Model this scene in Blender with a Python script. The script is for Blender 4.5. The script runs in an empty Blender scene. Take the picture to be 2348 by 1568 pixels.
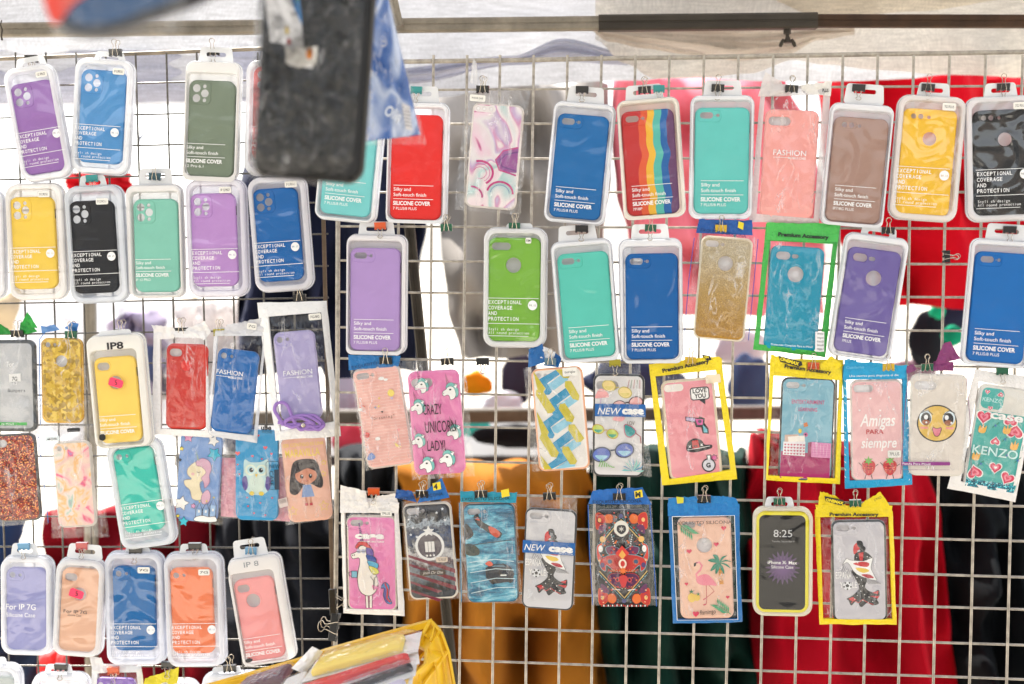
import bpy, math, random
from mathutils import Vector, Matrix, noise
from mathutils.geometry import tessellate_polygon
R = math.radians
random.seed(7)
sc = bpy.context.scene
COL = sc.collection

# ---------------------------------------------------------------- camera
CAM = Vector((0.0, -2.1, 1.6)); PITCH = R(4); FPX = 1174/math.tan(R(20))
cd = bpy.data.cameras.new('camera'); cam = bpy.data.objects.new('camera', cd); COL.objects.link(cam)
cam.location = CAM; cam.rotation_euler = (R(90)-PITCH, 0, 0)
cd.sensor_width = 36; cd.lens = 18/math.tan(R(20)); cd.clip_start = 0.05; cd.clip_end = 400
cd.dof.use_dof = True; cd.dof.focus_distance = 2.09; cd.dof.aperture_fstop = 3.2
sc.camera = cam
FW = Vector((0, math.cos(PITCH), -math.sin(PITCH))); UP = Vector((0, math.sin(PITCH), math.cos(PITCH))); RT = Vector((1, 0, 0))
def P(px, py, d):                                   # a spot given by direction and distance along the lens axis
    return CAM + d*(FW + RT*((px-1174)/FPX) + UP*((784-py)/FPX))

# ---------------------------------------------------------------- light
SUN_EL, SUN_AZ = R(52), R(-28)
w = bpy.data.worlds.new('World'); sc.world = w; w.use_nodes = True
nt = w.node_tree; bg = nt.nodes['Background']
sky = nt.nodes.new('ShaderNodeTexSky'); sky.sky_type = 'NISHITA'; sky.sun_disc = False
sky.sun_elevation = SUN_EL; sky.sun_rotation = SUN_AZ; sky.dust_density = 2.0
hs = nt.nodes.new('ShaderNodeHueSaturation'); hs.inputs['Saturation'].default_value = 0.32
nt.links.new(sky.outputs[0], hs.inputs['Color']); nt.links.new(hs.outputs[0], bg.inputs['Color'])
bg.inputs['Strength'].default_value = 0.13
sd = bpy.data.lights.new('sun', 'SUN'); sd.energy = 4.0; sd.angle = R(0.5); sd.color = (1, 0.95, 0.88)
sun = bpy.data.objects.new('sun', sd); COL.objects.link(sun)
sv = Vector((math.sin(SUN_AZ)*math.cos(SUN_EL), math.cos(SUN_AZ)*math.cos(SUN_EL), math.sin(SUN_EL)))
sun.rotation_euler = sv.to_track_quat('Z', 'Y').to_euler(); sun.location = (0, 0, 8)
sc.view_settings.view_transform = 'Standard'; sc.view_settings.look = 'None'
sc.view_settings.exposure = 1.75; sc.view_settings.gamma = 1
sc.cycles.transparent_max_bounces = 24; sc.cycles.max_bounces = 8
sc.cycles.caustics_reflective = False; sc.cycles.caustics_refractive = False
sc.cycles.use_denoising = True

# ---------------------------------------------------------------- materials
def lin(c):
    o = []
    for v in c[:3]:
        v = v/255.0
        o.append(v/12.92 if v <= 0.04045 else ((v+0.055)/1.055)**2.4)
    return tuple(x*0.92 for x in o)+(1,)
MC = {}
def N(nt, t, **k):
    n = nt.nodes.new(t)
    for a, b in k.items():
        if a in n.inputs: n.inputs[a].default_value = b
        else: setattr(n, a, b)
    return n
def newmat(name):
    m = bpy.data.materials.new(name); m.use_nodes = True
    return m, m.node_tree, m.node_tree.nodes['Principled BSDF'], m.node_tree.nodes['Material Output']
def L(nt, a, b): nt.links.new(a, b)
def coord(nt, scale=(1, 1, 1), out='Object'):
    tc = nt.nodes.new('ShaderNodeTexCoord'); mp = nt.nodes.new('ShaderNodeMapping')
    mp.inputs['Scale'].default_value = scale; L(nt, tc.outputs[out], mp.inputs[0]); return mp.outputs[0]
def M(col, rough=.5, metal=0., var=.0, vs=.05, bump=0., bs=.3, coat=0., spec=.5, name='paint'):
    key = ('M', tuple(col), rough, metal, var, vs, bump, bs, coat, spec)
    if key in MC: return MC[key]
    m, nt, b, o = newmat(name)
    c = lin(col)
    b.inputs['Roughness'].default_value = rough; b.inputs['Metallic'].default_value = metal
    b.inputs['Specular IOR Level'].default_value = spec; b.inputs['Coat Weight'].default_value = coat
    if var:
        n = N(nt, 'ShaderNodeTexNoise', Scale=vs, Detail=6., Roughness=.65)
        L(nt, coord(nt), n.inputs['Vector'])
        r = nt.nodes.new('ShaderNodeMapRange'); r.inputs['From Min'].default_value = .3; r.inputs['From Max'].default_value = .7
        r.inputs['To Min'].default_value = 1-var; r.inputs['To Max'].default_value = 1+var*.6
        L(nt, n.outputs[0], r.inputs[0])
        mx = N(nt, 'ShaderNodeVectorMath', operation='SCALE'); mx.inputs[0].default_value = c[:3]
        L(nt, r.outputs[0], mx.inputs['Scale']); L(nt, mx.outputs[0], b.inputs['Base Color'])
    else: b.inputs['Base Color'].default_value = c
    if bump:
        n2 = N(nt, 'ShaderNodeTexNoise', Scale=bs, Detail=3.)
        L(nt, coord(nt), n2.inputs['Vector'])
        bp = N(nt, 'ShaderNodeBump', Strength=bump, Distance=.001); L(nt, n2.outputs[0], bp.inputs['Height']); L(nt, bp.outputs[0], b.inputs['Normal'])
    MC[key] = m; return m
def silicone(col): return M(col, rough=.55, var=.05, vs=.02, bump=.25, bs=1.2, spec=.35, name='silicone')
def ink(col): return M(col, rough=.45, name='ink')
def milky(col=(232, 234, 240), thru=.22):
    key = ('milk', col, thru)
    if key in MC: return MC[key]
    m, nt, b, o = newmat('milky_plastic'); c = lin(tuple(v+(255-v)*.45 for v in col))
    b.inputs['Base Color'].default_value = c; b.inputs['Roughness'].default_value = .28
    t = N(nt, 'ShaderNodeBsdfTranslucent', Color=c); tr = N(nt, 'ShaderNodeBsdfTransparent', Color=(.95, .96, .98, 1))
    m1 = N(nt, 'ShaderNodeMixShader', Fac=.25); L(nt, b.outputs[0], m1.inputs[1]); L(nt, t.outputs[0], m1.inputs[2])
    m2 = N(nt, 'ShaderNodeMixShader', Fac=thru); L(nt, m1.outputs[0], m2.inputs[1]); L(nt, tr.outputs[0], m2.inputs[2])
    L(nt, m2.outputs[0], o.inputs['Surface']); MC[key] = m; return m
def film(kind='lid'):                                # clear glossy sheet: mostly see-through, bent reflections
    if ('film', kind) in MC: return MC['film', kind]
    m, nt, b, o = newmat('clear_film_'+kind)
    nt.nodes.remove(b); lid = kind.startswith('lid')
    amp, base, haze, rg = {'lid': (.0022, .032, .004, .05), 'lid2': (.0055, .065, .008, .06), 'bag': (.006, .05, .012, .10), 'near': (.012, .03, .0, .12)}[kind]
    g = N(nt, 'ShaderNodeBsdfGlossy', Roughness=rg); g.inputs['Color'].default_value = (1, 1, 1, 1)
    tr = N(nt, 'ShaderNodeBsdfTransparent', Color=(.98, .98, .98, 1)); df = N(nt, 'ShaderNodeBsdfDiffuse', Color=(.9, .9, .92, 1))
    lw_ = N(nt, 'ShaderNodeLayerWeight', Blend=.5); fr = N(nt, 'ShaderNodeMath', operation='POWER'); fr.inputs[1].default_value = 4.; L(nt, lw_.outputs['Facing'], fr.inputs[0])
    oi = nt.nodes.new('ShaderNodeObjectInfo'); tc = nt.nodes.new('ShaderNodeTexCoord')
    mp = nt.nodes.new('ShaderNodeMapping'); mp.inputs['Scale'].default_value = (.011, .011, .011) if kind == 'lid' else ((.0105, .0105, .0105) if lid else (.034, .03, .011)); L(nt, tc.outputs['Object'], mp.inputs[0])
    cb = nt.nodes.new('ShaderNodeCombineXYZ'); ml = N(nt, 'ShaderNodeMath', operation='MULTIPLY'); ml.inputs[1].default_value = 50.
    L(nt, oi.outputs['Random'], ml.inputs[0]); L(nt, ml.outputs[0], cb.inputs[1])
    ad = N(nt, 'ShaderNodeVectorMath', operation='ADD'); L(nt, mp.outputs[0], ad.inputs[0]); L(nt, cb.outputs[0], ad.inputs[1])
    n = N(nt, 'ShaderNodeTexNoise', Scale=1., Detail=1.2 if lid else 4., Roughness=.35 if lid else .5, Distortion=1.6 if lid else .7); L(nt, ad.outputs[0], n.inputs['Vector'])
    bp = N(nt, 'ShaderNodeBump', Strength=1., Distance=amp)
    mr = nt.nodes.new('ShaderNodeMapRange'); mr.inputs['To Min'].default_value = base; mr.inputs['To Max'].default_value = .5; L(nt, fr.outputs[0], mr.inputs[0])
    md = N(nt, 'ShaderNodeMixShader', Fac=haze)
    if lid:
        am = nt.nodes.new('ShaderNodeMapRange'); am.inputs['To Min'].default_value = .25; am.inputs['To Max'].default_value = 1.1
        w_ = N(nt, 'ShaderNodeMath', operation='MULTIPLY'); w_.inputs[1].default_value = 17.31; L(nt, oi.outputs['Random'], w_.inputs[0]); w2_ = N(nt, 'ShaderNodeMath', operation='FRACT'); L(nt, w_.outputs[0], w2_.inputs[0]); L(nt, w2_.outputs[0], am.inputs[0])
        h2 = N(nt, 'ShaderNodeMath', operation='MULTIPLY'); L(nt, n.outputs[0], h2.inputs[0]); L(nt, am.outputs[0], h2.inputs[1]); L(nt, h2.outputs[0], bp.inputs['Height'])
    else:                                            # narrow creases that scatter a little light
        s1 = N(nt, 'ShaderNodeMath', operation='SUBTRACT'); s1.inputs[1].default_value = .5; L(nt, n.outputs[0], s1.inputs[0])
        s2 = N(nt, 'ShaderNodeMath', operation='ABSOLUTE'); L(nt, s1.outputs[0], s2.inputs[0])
        cr = nt.nodes.new('ShaderNodeMapRange'); cr.inputs['From Max'].default_value = .03; cr.inputs['To Min'].default_value = 1; cr.inputs['To Max'].default_value = 0; L(nt, s2.outputs[0], cr.inputs[0])
        n5 = N(nt, 'ShaderNodeTexNoise', Scale=.9, Detail=2.); L(nt, ad.outputs[0], n5.inputs['Vector'])
        gt = nt.nodes.new('ShaderNodeMapRange'); gt.inputs['From Min'].default_value = .48; gt.inputs['From Max'].default_value = .66; gt.inputs['To Max'].default_value = .42 if kind == 'bag' else .3; L(nt, n5.outputs[0], gt.inputs[0])
        p_ = N(nt, 'ShaderNodeMath', operation='MULTIPLY'); L(nt, cr.outputs[0], p_.inputs[0]); L(nt, gt.outputs[0], p_.inputs[1])
        q = N(nt, 'ShaderNodeMath', operation='ADD'); q.inputs[1].default_value = haze; L(nt, p_.outputs[0], q.inputs[0]); L(nt, q.outputs[0], md.inputs[0])
        h_ = N(nt, 'ShaderNodeMath', operation='ADD'); L(nt, n.outputs[0], h_.inputs[0]); L(nt, p_.outputs[0], h_.inputs[1]); L(nt, h_.outputs[0], bp.inputs['Height'])
    L(nt, bp.outputs[0], g.inputs['Normal'])
    L(nt, tr.outputs[0], md.inputs[1]); L(nt, df.outputs[0], md.inputs[2])
    mx = nt.nodes.new('ShaderNodeMixShader'); L(nt, mr.outputs[0], mx.inputs[0]); L(nt, md.outputs[0], mx.inputs[1]); L(nt, g.outputs[0], mx.inputs[2])
    L(nt, mx.outputs[0], o.inputs['Surface']); MC['film', kind] = m; return m
def bagpaper(col, thru=.0): # non-woven or foil pouch
    key = ('bp', col, thru)
    if key in MC: return MC[key]
    m, nt, b, o = newmat('pouch'); c = lin(col)
    b.inputs['Base Color'].default_value = c; b.inputs['Roughness'].default_value = .3
    n = N(nt, 'ShaderNodeTexNoise', Scale=.09, Detail=3., Distortion=.5); L(nt, coord(nt), n.inputs['Vector'])
    bp = N(nt, 'ShaderNodeBump', Strength=.8, Distance=.004); L(nt, n.outputs[0], bp.inputs['Height']); L(nt, bp.outputs[0], b.inputs['Normal'])
    if thru:
        tr = N(nt, 'ShaderNodeBsdfTransparent'); mx = N(nt, 'ShaderNodeMixShader', Fac=thru)
        L(nt, b.outputs[0], mx.inputs[1]); L(nt, tr.outputs[0], mx.inputs[2]); L(nt, mx.outputs[0], o.inputs['Surface'])
    MC[key] = m; return m
def ramp(nt, stops, interp='LINEAR'):
    r = nt.nodes.new('ShaderNodeValToRGB'); e = r.color_ramp.elements; r.color_ramp.interpolation = interp
    while len(e) > 1: e.remove(e[-1])
    e[0].position = stops[0][0]; e[0].color = lin(stops[0][1])
    for p, c in stops[1:]:
        q = e.new(p); q.color = lin(c)
    return r
def pattern(kind):
    if ('pat', kind) in MC: return MC['pat', kind]
    m, nt, b, o = newmat('print_'+kind); b.inputs['Roughness'].default_value = .35
    if kind == 'mosaic':
        v = N(nt, 'ShaderNodeTexVoronoi', Scale=.12); L(nt, coord(nt), v.inputs['Vector']); v.distance = 'MANHATTAN'
        sp = nt.nodes.new('ShaderNodeSeparateColor'); L(nt, v.outputs['Color'], sp.inputs[0])
        r = ramp(nt, [(0, (172, 140, 52)), (.25, (205, 165, 50)), (.5, (222, 186, 66)), (.8, (238, 205, 90))], 'CONSTANT'); L(nt, sp.outputs[0], r.inputs[0])
        L(nt, r.outputs[0], b.inputs['Base Color']); b.inputs['Metallic'].default_value = .35
    elif kind in ('redglitter', 'goldglitter', 'tealglitter'):
        v = N(nt, 'ShaderNodeTexVoronoi', Scale=.42 if kind != 'goldglitter' else 1.1); L(nt, coord(nt), v.inputs['Vector'])
        sp = nt.nodes.new('ShaderNodeSeparateColor'); L(nt, v.outputs['Color'], sp.inputs[0])
        if kind == 'redglitter': st = [(0, (96, 26, 16)), (.4, (150, 44, 24)), (.7, (200, 66, 30)), (.84, (255, 170, 90))]
        elif kind == 'tealglitter': st = [(0, (10, 70, 90)), (.4, (20, 130, 150)), (.75, (40, 180, 195)), (.9, (160, 240, 240))]
        else: st = [(0, (165, 150, 122)), (.4, (196, 178, 146)), (.8, (216, 198, 160)), (.93, (240, 228, 200))]
        r = ramp(nt, st, 'CONSTANT'); L(nt, sp.outputs[0], r.inputs[0])
        if kind == 'goldglitter':
            g = nt.nodes.new('ShaderNodeSeparateXYZ'); L(nt, coord(nt, (.0042, .0042, .0042)), g.inputs[0])
            r2 = ramp(nt, [(0, (238, 190, 70)), (.45, (250, 222, 150)), (.8, (255, 255, 250))])
            a = N(nt, 'ShaderNodeMath', operation='ADD'); a.inputs[1].default_value = .5; L(nt, g.outputs[2], a.inputs[0]); L(nt, a.outputs[0], r2.inputs[0])
            mm = N(nt, 'ShaderNodeVectorMath', operation='MULTIPLY'); L(nt, r.outputs[0], mm.inputs[0]); L(nt, r2.outputs[0], mm.inputs[1]); L(nt, mm.outputs[0], b.inputs['Base Color'])
        else: L(nt, r.outputs[0], b.inputs['Base Color'])
    elif kind == 'marble':
        n = N(nt, 'ShaderNodeTexNoise', Scale=.0062, Detail=2.5, Distortion=.9); L(nt, coord(nt, (1, 1, 1)), n.inputs['Vector'])
        wv = N(nt, 'ShaderNodeMath', operation='MULTIPLY'); wv.inputs[1].default_value = 3.2; L(nt, n.outputs[0], wv.inputs[0])
        f = N(nt, 'ShaderNodeMath', operation='FRACT'); L(nt, wv.outputs[0], f.inputs[0])
        r = ramp(nt, [(0, (240, 226, 228)), (.2, (238, 215, 222)), (.25, (190, 60, 125)), (.29, (236, 200, 216)), (.5, (232, 226, 226)), (.58, (196, 170, 206)), (.62, (212, 150, 186)), (.66, (240, 226, 226)), (.88, (176, 210, 208)), (1, (240, 228, 228))])
        L(nt, f.outputs[0], r.inputs[0]); L(nt, r.outputs[0], b.inputs['Base Color'])
    elif kind == 'splash':
        n = N(nt, 'ShaderNodeTexNoise', Scale=.022, Detail=3., Distortion=.6); L(nt, coord(nt), n.inputs['Vector'])
        r = ramp(nt, [(.28, (176, 150, 205)), (.36, (238, 90, 130)), (.42, (240, 196, 190)), (.5, (240, 214, 190)), (.56, (246, 190, 120)), (.62, (245, 224, 215)), (.7, (160, 205, 190)), (.8, (230, 120, 170))])
        L(nt, n.outputs[1 if False else 0], r.inputs[0]); L(nt, r.outputs[0], b.inputs['Base Color'])
    elif kind == 'storm':
        n = N(nt, 'ShaderNodeTexNoise', Scale=.02, Detail=7., Roughness=.7, Distortion=.3); L(nt, coord(nt, (.7, 1, 2.6)), n.inputs['Vector'])
        r = ramp(nt, [(.3, (8, 48, 72)), (.45, (24, 108, 142)), (.56, (90, 176, 200)), (.68, (206, 236, 240))])
        L(nt, n.outputs[0], r.inputs[0]); L(nt, r.outputs[0], b.inputs['Base Color'])
    elif kind == 'grunge':
        n = N(nt, 'ShaderNodeTexNoise', Scale=.03, Detail=9., Roughness=.8); L(nt, coord(nt), n.inputs['Vector'])
        g = nt.nodes.new('ShaderNodeSeparateXYZ'); L(nt, coord(nt, (.004, .004, .006)), g.inputs[0])
        a = N(nt, 'ShaderNodeMath', operation='ADD'); L(nt, n.outputs[0], a.inputs[0]); L(nt, g.outputs[2], a.inputs[1])
        r = ramp(nt, [(0, (30, 40, 52)), (.2, (120, 132, 140)), (.34, (70, 34, 48)), (.48, (200, 200, 200)), (.58, (40, 44, 60)), (.68, (26, 62, 108)), (.8, (24, 34, 60)), (.88, (170, 184, 196)), (.95, (18, 20, 32))])
        L(nt, a.outputs[0], r.inputs[0]); L(nt, r.outputs[0], b.inputs['Base Color'])
    MC['pat', kind] = m; return m

# ---------------------------------------------------------------- mesh helpers
class PB:                                            # collects shapes, links them as ONE mesh object
    def __init__(s): s.v = []; s.f = []; s.mi = []; s.m = []; s.z = 0
    def midx(s, m):
        if m not in s.m: s.m.append(m)
        return s.m.index(m)
    def add(s, vs, fs, m):
        b = len(s.v); s.v += [tuple(v) for v in vs]; k = s.midx(m)
        for f in fs: s.f.append(tuple(i+b for i in f)); s.mi.append(k)
    def loft(s, loops, m, closed=True, cap0=False, cap1=False):
        n = len(loops[0]); vs = [p for l in loops for p in l]; fs = []
        for i in range(len(loops)-1):
            for j in range(n if closed else n-1):
                a, b = i*n+j, i*n+(j+1) % n; fs.append((a, b, b+n, a+n))
        if cap0: fs.append(tuple(range(n))[::-1])
        if cap1: fs.append(tuple(range((len(loops)-1)*n, len(loops)*n)))
        s.add(vs, fs, m)
    def holed(s, outer, holes, m):                   # planar sheet with holes; points (x,y,z)
        pl = [outer]+holes
        tri = tessellate_polygon([[Vector((p[0], p[2], 0)) for p in l] for l in pl])
        s.add([p for l in pl for p in l], [t for t in tri], m)
    def grid(s, fn, nx, nz, m):
        vs = [fn(i/nx, j/nz) for j in range(nz+1) for i in range(nx+1)]
        fs = [(j*(nx+1)+i, j*(nx+1)+i+1, (j+1)*(nx+1)+i+1, (j+1)*(nx+1)+i) for j in range(nz) for i in range(nx)]
        s.add(vs, fs, m)
    def tube(s, pts, r, m, n=8, closed=False):
        pts = [Vector(p) for p in pts]; loops = []; k = len(pts); nrm = None
        for i, p in enumerate(pts):
            if closed: t = pts[(i+1) % k]-pts[i-1]
            else: t = pts[min(i+1, k-1)]-pts[max(i-1, 0)]
            t.normalize()
            if nrm is None: nrm = t.orthogonal().normalized()
            nrm = (nrm-t*nrm.dot(t)).normalized(); bn = t.cross(nrm)
            rr = r[i] if isinstance(r, list) else r
            loops.append([p+nrm*rr*math.cos(6.2832*j/n)+bn*rr*math.sin(6.2832*j/n) for j in range(n)])
        if closed: loops.append(loops[0])
        s.loft(loops, m, cap0=not closed, cap1=not closed)
    def box(s, x0, x1, y0, y1, z0, z1, m):
        vs = [(x, y, z) for x in (x0, x1) for y in (y0, y1) for z in (z0, z1)]
        s.add(vs, [(0, 1, 3, 2), (4, 6, 7, 5), (0, 4, 5, 1), (2, 3, 7, 6), (0, 2, 6, 4), (1, 5, 7, 3)], m)
    def prism(s, outline, y0, y1, m):                # outline [(x,z)]
        n = len(outline)
        vs = [(x, y0, z) for x, z in outline]+[(x, y1, z) for x, z in outline]
        fs = [(i, (i+1) % n, n+(i+1) % n, n+i) for i in range(n)]
        tri = tessellate_polygon([[Vector((x, z, 0)) for x, z in outline]])
        fs += [tuple(t) for t in tri]+[tuple(i+n for i in t) for t in tri]
        s.add(vs, fs, m)
    def build(s, name, parent=None, smooth=35, mw=None):
        me = bpy.data.meshes.new(name); me.from_pydata(s.v, [], s.f)
        for m in s.m: me.materials.append(m)
        me.polygons.foreach_set('material_index', s.mi); me.validate(); me.update()
        if smooth:
            me.polygons.foreach_set('use_smooth', [True]*len(me.polygons)); me.set_sharp_from_angle(angle=R(smooth))
        o = bpy.data.objects.new(name, me); COL.objects.link(o)
        if parent: o.parent = parent
        if mw is not None: o.matrix_world = mw
        return o
def rr(w, h, r, y=0., cx=0., cz=0., n=6):
    r = max(.01, min(r, w/2-.01, h/2-.01)); pts = []
    for k, (sx, sz) in enumerate(((1, 1), (-1, 1), (-1, -1), (1, -1))):
        for i in range(n+1):
            a = math.pi/2*(k+i/n)
            pts.append((cx+sx*(w/2-r)+r*math.cos(a), y, cz+sz*(h/2-r)+r*math.sin(a)))
    return pts
def circ(r, y=0., cx=0., cz=0., n=28): return [(cx+r*math.cos(6.2832*i/n), y, cz+r*math.sin(6.2832*i/n)) for i in range(n)]

TX = {}
def textmesh(body, bold=0., shear=0., sp=1.):
    k = (body, bold, shear, sp)
    if k in TX: return TX[k]
    c = bpy.data.curves.new('t', 'FONT'); c.body = body; c.size = 1; c.offset = bold; c.shear = shear; c.space_character = sp; c.resolution_u = 3
    o = bpy.data.objects.new('t', c); me = bpy.data.meshes.new_from_object(o)
    vs = [(v.co.x, v.co.y) for v in me.vertices]; fs = [tuple(p.vertices) for p in me.polygons]
    bpy.data.objects.remove(o); bpy.data.curves.remove(c); bpy.data.meshes.remove(me)
    x0 = min([v[0] for v in vs], default=0); x1 = max([v[0] for v in vs], default=1)
    TX[k] = (vs, fs, x0, x1); return TX[k]

class Art(PB):                                       # flat print; coordinates go through fn (image spot -> local x,z)
    def __init__(s, fn, y0, tilt=0., step=.12): super().__init__(); s.fn = fn; s.y = y0; s.step = step; s.tilt = tilt
    def nxt(s): s.y -= s.step; return s.y
    def poly(s, pts, col):
        y = s.nxt(); q = [s.fn(a, b) for a, b in pts]; m = ink(col) if isinstance(col, tuple) else col
        tri = tessellate_polygon([[Vector((x, z, 0)) for x, z in q]])
        s.add([(x, y, z) for x, z in q], [tuple(t) for t in tri], m)
    def rect(s, x0, y0, x1, y1, col): s.poly([(x0, y0), (x1, y0), (x1, y1), (x0, y1)], col)
    def ell(s, x, y, a, b, col, n=24, rot=0.):
        c, q = math.cos(R(rot)), math.sin(R(rot))
        s.poly([(x+a*math.cos(6.2832*i/n)*c-b*math.sin(6.2832*i/n)*q, y+a*math.cos(6.2832*i/n)*q+b*math.sin(6.2832*i/n)*c) for i in range(n)], col)
    def line(s, pts, wd, col):
        y = s.nxt(); m = ink(col) if isinstance(col, tuple) else col; P2 = [Vector(s.fn(a, b)) for a, b in pts]; vs = []
        for i, p in enumerate(P2):
            t = P2[min(i+1, len(P2)-1)]-P2[max(i-1, 0)]
            if t.length < 1e-6: t = Vector((1, 0))
            t.normalize(); nn = Vector((-t.y, t.x))*wd/2
            vs += [(p.x+nn.x, y, p.y+nn.y), (p.x-nn.x, y, p.y-nn.y)]
        s.add(vs, [(2*i, 2*i+1, 2*i+3, 2*i+2) for i in range(len(P2)-1)], m)
    def blob(s, pts, col, edge=None, ew=1.2):         # smooth closed outline
        n = len(pts); o = []
        for i in range(n):
            p0, p1, p2, p3 = [Vector(pts[(i+k-1) % n]) for k in range(4)]
            for t in (0, .25, .5, .75):
                o.append(tuple(.5*((2*p1)+(p2-p0)*t+(2*p0-5*p1+4*p2-p3)*t*t+(3*p1-p0-3*p2+p3)*t**3)))
        s.poly(o, col)
        if edge: s.line(o+[o[0]], ew, edge)
    def heart(s, x, y, r, col, rot=0.):
        pts = []
        for i in range(22):
            t = 6.2832*i/22; hx = 16*math.sin(t)**3; hy = -(13*math.cos(t)-5*math.cos(2*t)-2*math.cos(3*t)-math.cos(4*t))
            a = R(rot); pts.append((x+(hx*math.cos(a)-hy*math.sin(a))*r/16, y+(hx*math.sin(a)+hy*math.cos(a))*r/16))
        s.poly(pts, col)
    def star(s, x, y, r, col, k=5, inner=.45, rot=0., edge=None):
        pts = [(x+(r if i % 2 == 0 else r*inner)*math.sin(R(rot)+math.pi*i/k), y-(r if i % 2 == 0 else r*inner)*math.cos(R(rot)+math.pi*i/k)) for i in range(2*k)]
        s.poly(pts, col)
        if edge: s.line(pts+[pts[0]], 1., edge)
    def text(s, body, x, y, size, col, w=None, bold=0., shear=0., align='L', rot=0., mono=None, sp=1., raw=False):
        yy = s.nxt(); m = ink(col) if isinstance(col, tuple) else col; ox, oz = s.fn(x, y)
        a = R(rot); ca, sa = math.cos(a), math.sin(a)
        def put(vs, fs, dx, sx, x0):
            o = []
            for vx, vy in vs:
                lx = dx+(vx-x0)*sx; lz = vy*size
                o.append((ox+lx*ca-lz*sa, yy, oz+lx*sa+lz*ca))
            s.add(o, fs, m)
        if mono:
            for i, ch in enumerate(body):
                if ch == ' ': continue
                vs, fs, x0, x1 = textmesh(ch, bold); wd = (x1-x0)*size
                sx = size if wd < mono*.82 else size*mono*.82/wd
                put(vs, fs, i*mono+(mono-(x1-x0)*sx)/2, sx, x0)
        else:
            vs, fs, x0, x1 = textmesh(body, bold, shear, sp); sx = (w/(x1-x0)) if w else size
            tw = (x1-x0)*sx; put(vs, fs, 0 if align == 'L' else (-tw/2 if align == 'C' else -tw), sx, x0)

# ---------------------------------------------------------------- tags and frames
def tag(o, label, cat=None, group=None, kind=None):
    o['label'] = label
    if cat: o['category'] = cat
    if group: o['group'] = group
    if kind: o['kind'] = kind
    return o
def struct(o, label): o['kind'] = 'structure'; o['label'] = label; return o
def dpt(px, py, panel):
    if panel == 'R': return 2.1/(1+3.5e-5*(px-1174)-2.1e-5*(py-784))
    return 2.2/(1+1.0e-5*(px-380)-2.1e-5*(py-784))
def frame(px, py, panel, tilt=0., off=0.):
    s = dpt(px, py, panel)/FPX
    O = P(px, py, dpt(px, py, panel)-off*s)
    u = (P(px+5, py, dpt(px+5, py, panel))-P(px-5, py, dpt(px-5, py, panel))).normalized()
    v = (P(px, py-5, dpt(px, py-5, panel))-P(px, py+5, dpt(px, py+5, panel)))
    v = (v-u*v.dot(u)).normalized(); y = v.cross(u)
    m = Matrix((u, y, v)).transposed().to_4x4() @ Matrix.Rotation(R(tilt), 4, 'Y')
    s2 = (dpt(px, py, panel)-off*s)/FPX
    return Matrix.Translation(O) @ m @ Matrix.Scale(s2, 4), s2
def empty(name, mw):
    o = bpy.data.objects.new(name, None); o.empty_display_size = 20; COL.objects.link(o); o.matrix_world = mw; return o
def place(o, mw): o.matrix_world = mw; return o

class Pack:                                          # one hanging package; local unit = 1 photo spot, y=0 is its front face
    def __init__(s, name, cx, cy, t, panel, off, label, cat='phone case', group='packaged phone covers hung on the wire grids'):
        s.cx, s.cy, s.t = cx, cy, R(t); mw, s.s = frame(cx, cy, panel, t, off)
        s.e = empty(name, mw); tag(s.e, label, cat, group); s.off = off; s.panel = panel
    def L(s, px, py):
        dx, dz = px-s.cx, s.cy-py; c, q = math.cos(s.t), math.sin(s.t)
        return dx*c-dz*q, dx*q+dz*c
    def art(s, y): return Art(s.L, y)

def cam_holes(cam, w, h):
    """list of (kind, cx, cz, a, b) in case-local coords; plus ridge outline"""
    X = lambda x: -w/2+x
    Z = lambda z: h/2-z
    k = w/122.
    if cam == 'pro': return [('c', X(18), Z(19), 9.2), ('c', X(18), Z(42), 9.2), ('c', X(37), Z(30.5), 9.2), ('c', X(36.5), Z(14.5), 4.4), ('c', X(36.5), Z(46), 4.4)], (X(28), Z(30), 46, 52, 12)
    if cam == 'plus': return [('r', X(26*k), Z(18), 30, 14.5), ('c', X(45*k), Z(18), 1.4), ('c', X(51*k), Z(18), 4)], (X(32*k), Z(20), 54, 27, 10)
    if cam == 'plusbig': return [('r', X(33), Z(27), 50, 20)], (X(33), Z(27), 56, 25, 12)
    if cam == 'plus3': return [('c', X(24), Z(18), 6), ('c', X(40), Z(18), 6), ('c', X(51.5), Z(18.5), 1.5), ('c', X(58), Z(19), 4)], (X(34), Z(18), 36, 17, 8)
    if cam == 'plus2': return [('r', X(29), Z(23), 32, 18), ('r', X(56), Z(23), 15, 9)], (X(29), Z(23), 36, 22, 11)
    if cam == 'seven': return [('c', X(15), Z(17), 7), ('c', X(25), Z(17), 1), ('c', X(33), Z(17), 4)], (X(23), Z(19), 38, 25, 10)
    if cam == 'pill': return [('r', X(22), Z(21), 29, 18)], (X(22), Z(21), 34, 23, 11)
    if cam == 'pillbig': return [('r', X(30), Z(20), 44, 17)], (X(30), Z(20), 49, 22, 10)
    if cam == 'twin': return [('c', X(17), Z(16), 6), ('c', X(33), Z(16), 4)], None
    return [], None
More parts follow.
